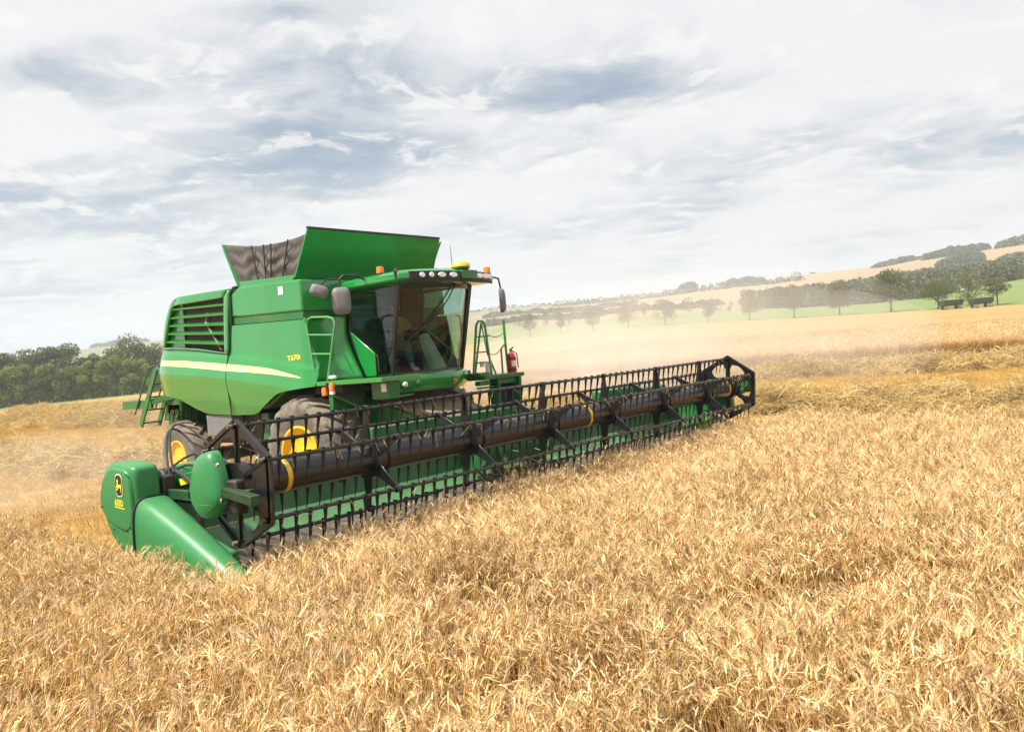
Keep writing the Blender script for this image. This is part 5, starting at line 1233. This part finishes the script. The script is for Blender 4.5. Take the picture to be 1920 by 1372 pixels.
# distant woods: one mass each
def wood(name, label, pts, size, per, m, seed):
    r = np.random.default_rng(seed); V_ = []
    for (az, D, w_, h) in pts:
        x, y, z = at(az, D); n = per; d = r.normal(size=(n, 3)); d /= np.linalg.norm(d, axis=1)[:, None]; d[:, 2] = np.abs(d[:, 2])
        p = np.array((x, y, z)) + d * np.array((w_ / 2, w_ / 2, h)) * (r.uniform(.6, 1, n) ** .4)[:, None]
        t1 = r.normal(size=(n, 3)); t1 /= np.linalg.norm(t1, axis=1)[:, None]; t2 = np.cross(t1, r.normal(size=(n, 3))); t2 /= np.linalg.norm(t2, axis=1)[:, None]
        s1 = (r.uniform(.6, 1.3, n) * size)[:, None]; V_.append(np.stack([p - t1 * s1, p + t2 * s1 * .7, p + t1 * s1, p - t2 * s1 * .7], 1).reshape(-1, 3))
    v = np.concatenate(V_); me = raw_mesh(name, v, np.arange(len(v)).reshape(-1, 4), None, m); o = bpy.data.objects.new(name, me); COL.objects.link(o)
    return tag(o, label, 'wood', kind='stuff')
r3 = np.random.default_rng(77)
wp_ = []
for az in np.arange(17.4, 34.5, .36):
    g0 = float(np.interp(az, [e[0] for e in GREEN], [e[1] for e in GREEN])) + 8
    g1 = float(np.interp(az, (17, 19.5, 21.5, 23, 26, 30, 35), (380, 400, 430, 500, 545, 550, 550)))
    for D in np.arange(g0, g1, 20): wp_.append((az + r3.normal(0, .15), D + r3.normal(0, 6), r3.uniform(8, 12), r3.uniform(5.5, 8.5)))
wood('hillside_wood', 'dark mixed wood covering the lower slope behind the row of trees', wp_, .55, 440, M['leaf_far'], 1)
def patch(a0, a1, D0, D1, h, st=.2, dD=14): return [(a + r3.normal(0, .05), D + r3.normal(0, 3), r3.uniform(9, 14), h * r3.uniform(.7, 1.1) * (.55 + .45 * math.sin(math.pi * (a - a0 + .1) / (a1 - a0 + .2)) ** .6)) for a in np.arange(a0, a1, st) for D in np.arange(D0, D1, dD)]
wood('hilltop_wood', 'long dark wood along the crest of the hill on the right', patch(27.3, 30.4, 862, 885, 8.5), 1.0, 300, M['leaf_far'], 2)
wood('slope_copse', 'oval dark copse on the tan slope under the crest', patch(28.1, 30.1, 690, 722, 8), 1.0, 300, M['leaf_far'], 3)
wood('crest_hedge', 'low dark strip of trees on the crest left of the hilltop wood', patch(24.4, 26.9, 915, 945, 6), 1.3, 90, M['leaf_far'], 4)
wood('corner_wood', 'small dark wood on the skyline at the right edge', patch(31.3, 33.5, 845, 865, 8), 1.5, 120, M['leaf_far'], 5)
wood('edge_hedge', 'short dark hedge on the slope at the right edge', patch(31.4, 33.5, 640, 655, 6), 1.2, 100, M['leaf_far'], 13)
wood('skyline_wood', 'hazy wood on the skyline above the dust', patch(14.9, 17.3, 1100, 1125, 9), 1.9, 80, M['leaf_far'], 6)
wood('skyline_clump', 'small hazy clump of trees on the skyline left of the wood', patch(12.1, 13.1, 1135, 1150, 12), 1.8, 70, M['leaf_far'], 7)
hp = []
for a in np.arange(-1.5, 14.5, .16): hp.append((a, 420 + 25 * math.sin(a * .9) + r3.normal(0, 4), r3.uniform(4, 8), r3.uniform(1.5, 3.6)))
for a in np.arange(-1.5, 9, .22): hp.append((a, 620 + 30 * math.sin(a * .7 + 1) + r3.normal(0, 5), r3.uniform(5, 10), r3.uniform(1.8, 4.5)))
for a in np.arange(3.5, 20, .3): hp.append((a, 880 + 40 * math.sin(a * .5) + r3.normal(0, 8), r3.uniform(6, 12), r3.uniform(2, 5)))
for a in np.arange(-3, 24, .5): hp.append((a, 1060 + r3.normal(0, 30), r3.uniform(6, 14), r3.uniform(2, 6)))
wood('far_hedges', 'thin hazy hedges crossing the far slopes behind the dust', hp, 1.0, 60, M['leaf_far'], 8)
bl = [(a, 1295, r3.uniform(20, 30), r3.uniform(5, 9)) for a in np.arange(-26.5, -23.5, .5)] + [(a, 1290, 26, r3.uniform(3, 6)) for a in np.arange(-46, -31, .9)]
wood('blue_ridge_wood', 'bluish far wood on the ridge seen over the tree belt', bl, 2.2, 90, M['leaf_far'], 9)
dk_ = [(a + r3.normal(0, .1), 192 + r3.normal(0, 4), r3.uniform(6, 10), r3.uniform(2.2, 3.6)) for a in np.arange(-34, -22.5, .35)]
wood('belt_undergrowth', 'dark undergrowth closing the gaps behind the tree belt on the left', dk_, .5, 160, M['leaf_dark'], 10)

# ================================================================== TRAILERS, small house
def trailer(label, az, D, yaw, ks=.8):
    x, y, z = at(az, D); t = thing('grain_trailer', label, 'trailer', (x, y, z), 'trailers parked at the field edge', yaw)
    B = Vector((x, y, z)); b = MB()
    b.loft([[(B.x + sx * lx, B.y + sy * wy, B.z + zz_) for sx, sy in ((-1, -1), (1, -1), (1, 1), (-1, 1))] for lx, wy, zz_ in ((2.35, 1.05, 1.05), (2.45, 1.2, 1.25), (2.5, 1.25, 2.25), (2.52, 1.27, 2.32))])
    for k in range(7): b.box((B.x - 2.4 + k * .8, B.y - 1.25, B.z + 1.75), (.07, .08, 1.05))
    b.build('body', 'trailer', t)
    MB().box((B.x, B.y, B.z + 2.35), (5.0, 2.45, .06)).build('cover', 'beige', t)
    c = MB().box((B.x, B.y, B.z + .95), (4.9, .9, .16)); c.bar((B.x - 2.4, B.y, B.z + .9), (B.x - 3.7, B.y, B.z + .55), .12, .12); c.build('chassis', 'dark', t)
    for wx in (-1.75, 1.75):
        for wy in (-.95, .95):
            w2 = MB().lathe([(-.15, .12), (-.15, .42), (-.1, .48), (.1, .48), (.15, .42), (.15, .12)], (B.x + wx, B.y + wy, B.z + .48), 'Y', 20, True).build('wheel', 'rubber', t)
            MB().lathe([(-.16, .001), (-.16, .22), (.16, .22), (.16, .001)], (B.x + wx, B.y + wy, B.z + .48), 'Y', 14).build('rim', 'beige', w2)
    t.scale = (ks, ks, ks)
    return t
ya = math.atan2(RH[1], RH[0])
trailer('dark green high sided grain trailer, the left one of the pair', 28.33, 186, ya + .02); trailer('dark green high sided grain trailer, the right one of the pair', 29.93, 185, ya + .08)
hx = at(29.2, 318); hs = thing('farm_house', 'tiny white farmhouse half hidden by the bushy tree behind the trailers', 'house', hx)
hv = Vector(hx); MB().box((hv.x, hv.y, hv.z + 1.3), (4.5, 3.2, 2.6), (0, 0, ya)).build('wall', 'white', hs)
e1, e2 = Vector((math.cos(ya), math.sin(ya), 0)), Vector((-math.sin(ya), math.cos(ya), 0))
rr2 = MB(); rr2.loft([[hv + e1 * s * 2.4 + e2 * a + Vector((0, 0, zz_)) for a, zz_ in ((-1.8, 2.6), (0, 4.0), (1.8, 2.6))] for s in (-1, 1)]).build('roof', 'brown', hs)

# ================================================================== AIR: dust and haze
def vol(name, label, d, col, aniso=.2):
    m = bpy.data.materials.new(name); m.use_nodes = True; t = NT(m.node_tree); t.n.clear()
    p = t.add('ShaderNodeVolumePrincipled', inp={'Color': tuple(col) + (1,), 'Density': d, 'Anisotropy': aniso})
    t.add('ShaderNodeOutputMaterial', inp={'Volume': p.outputs[0]})
    return m
hz = MB().box((0, 0, 68.0), (3500, 3500, 140)); ho = hz.build('haze', vol('haze', '', .00042, (.84, .92, 1.0)))
tag(ho, 'thin pale haze in the air over the fields', 'haze', kind='stuff')
def dustmat(d, sc):
    m = bpy.data.materials.new('dust'); m.use_nodes = True; t = NT(m.node_tree); t.n.clear()
    co = t.add('ShaderNodeTexCoord').outputs['Object']
    ge = t.add('ShaderNodeNewGeometry').outputs['Position']
    n = t.noise(ge, sc, 4, .62, .6)
    p = t.add('ShaderNodeVolumePrincipled', inp={'Color': (.96, .935, .90, 1), 'Density': t.math('MULTIPLY', t.ramp(n, .36, .66), d), 'Anisotropy': .2})
    t.add('ShaderNodeOutputMaterial', inp={'Volume': p.outputs[0]})
    return m
def puff(c, r, d, lab, sc=None):
    b = MB().ell((0, 0, 0), r, 28, 18); o = b.build('dust_cloud', dustmat(d, sc) if sc else vol('dust', '', d, (.96, .935, .90), .2), smooth=180)
    o.location = c; o.rotation_euler = (0, 0, rad(52)); tag(o, lab, 'dust', kind='stuff'); return o
puff(at(8.5, 52, 2.0), (22, 13, 4.2), .0075, 'broad veil of pale dust drifting low over the field right of the cab')
puff(at(9.5, 46, 1.4), (20, 10, 3.4), .030, 'uneven billows of dust rolling over the field behind the header', .32)
puff(at(4.5, 34, 1.0), (9, 6, 2.2), .045, 'denser dust low behind the far half of the header', .5)
puff((5.0, 10.0, .8), (5, 7, 1.6), .012, 'dust blown out behind the combine')
puff((-3.6, 6.0, .55), (2.6, 4.4, 1.0), .10, 'thin dust hanging by the rear wheel over the stubble', .8)
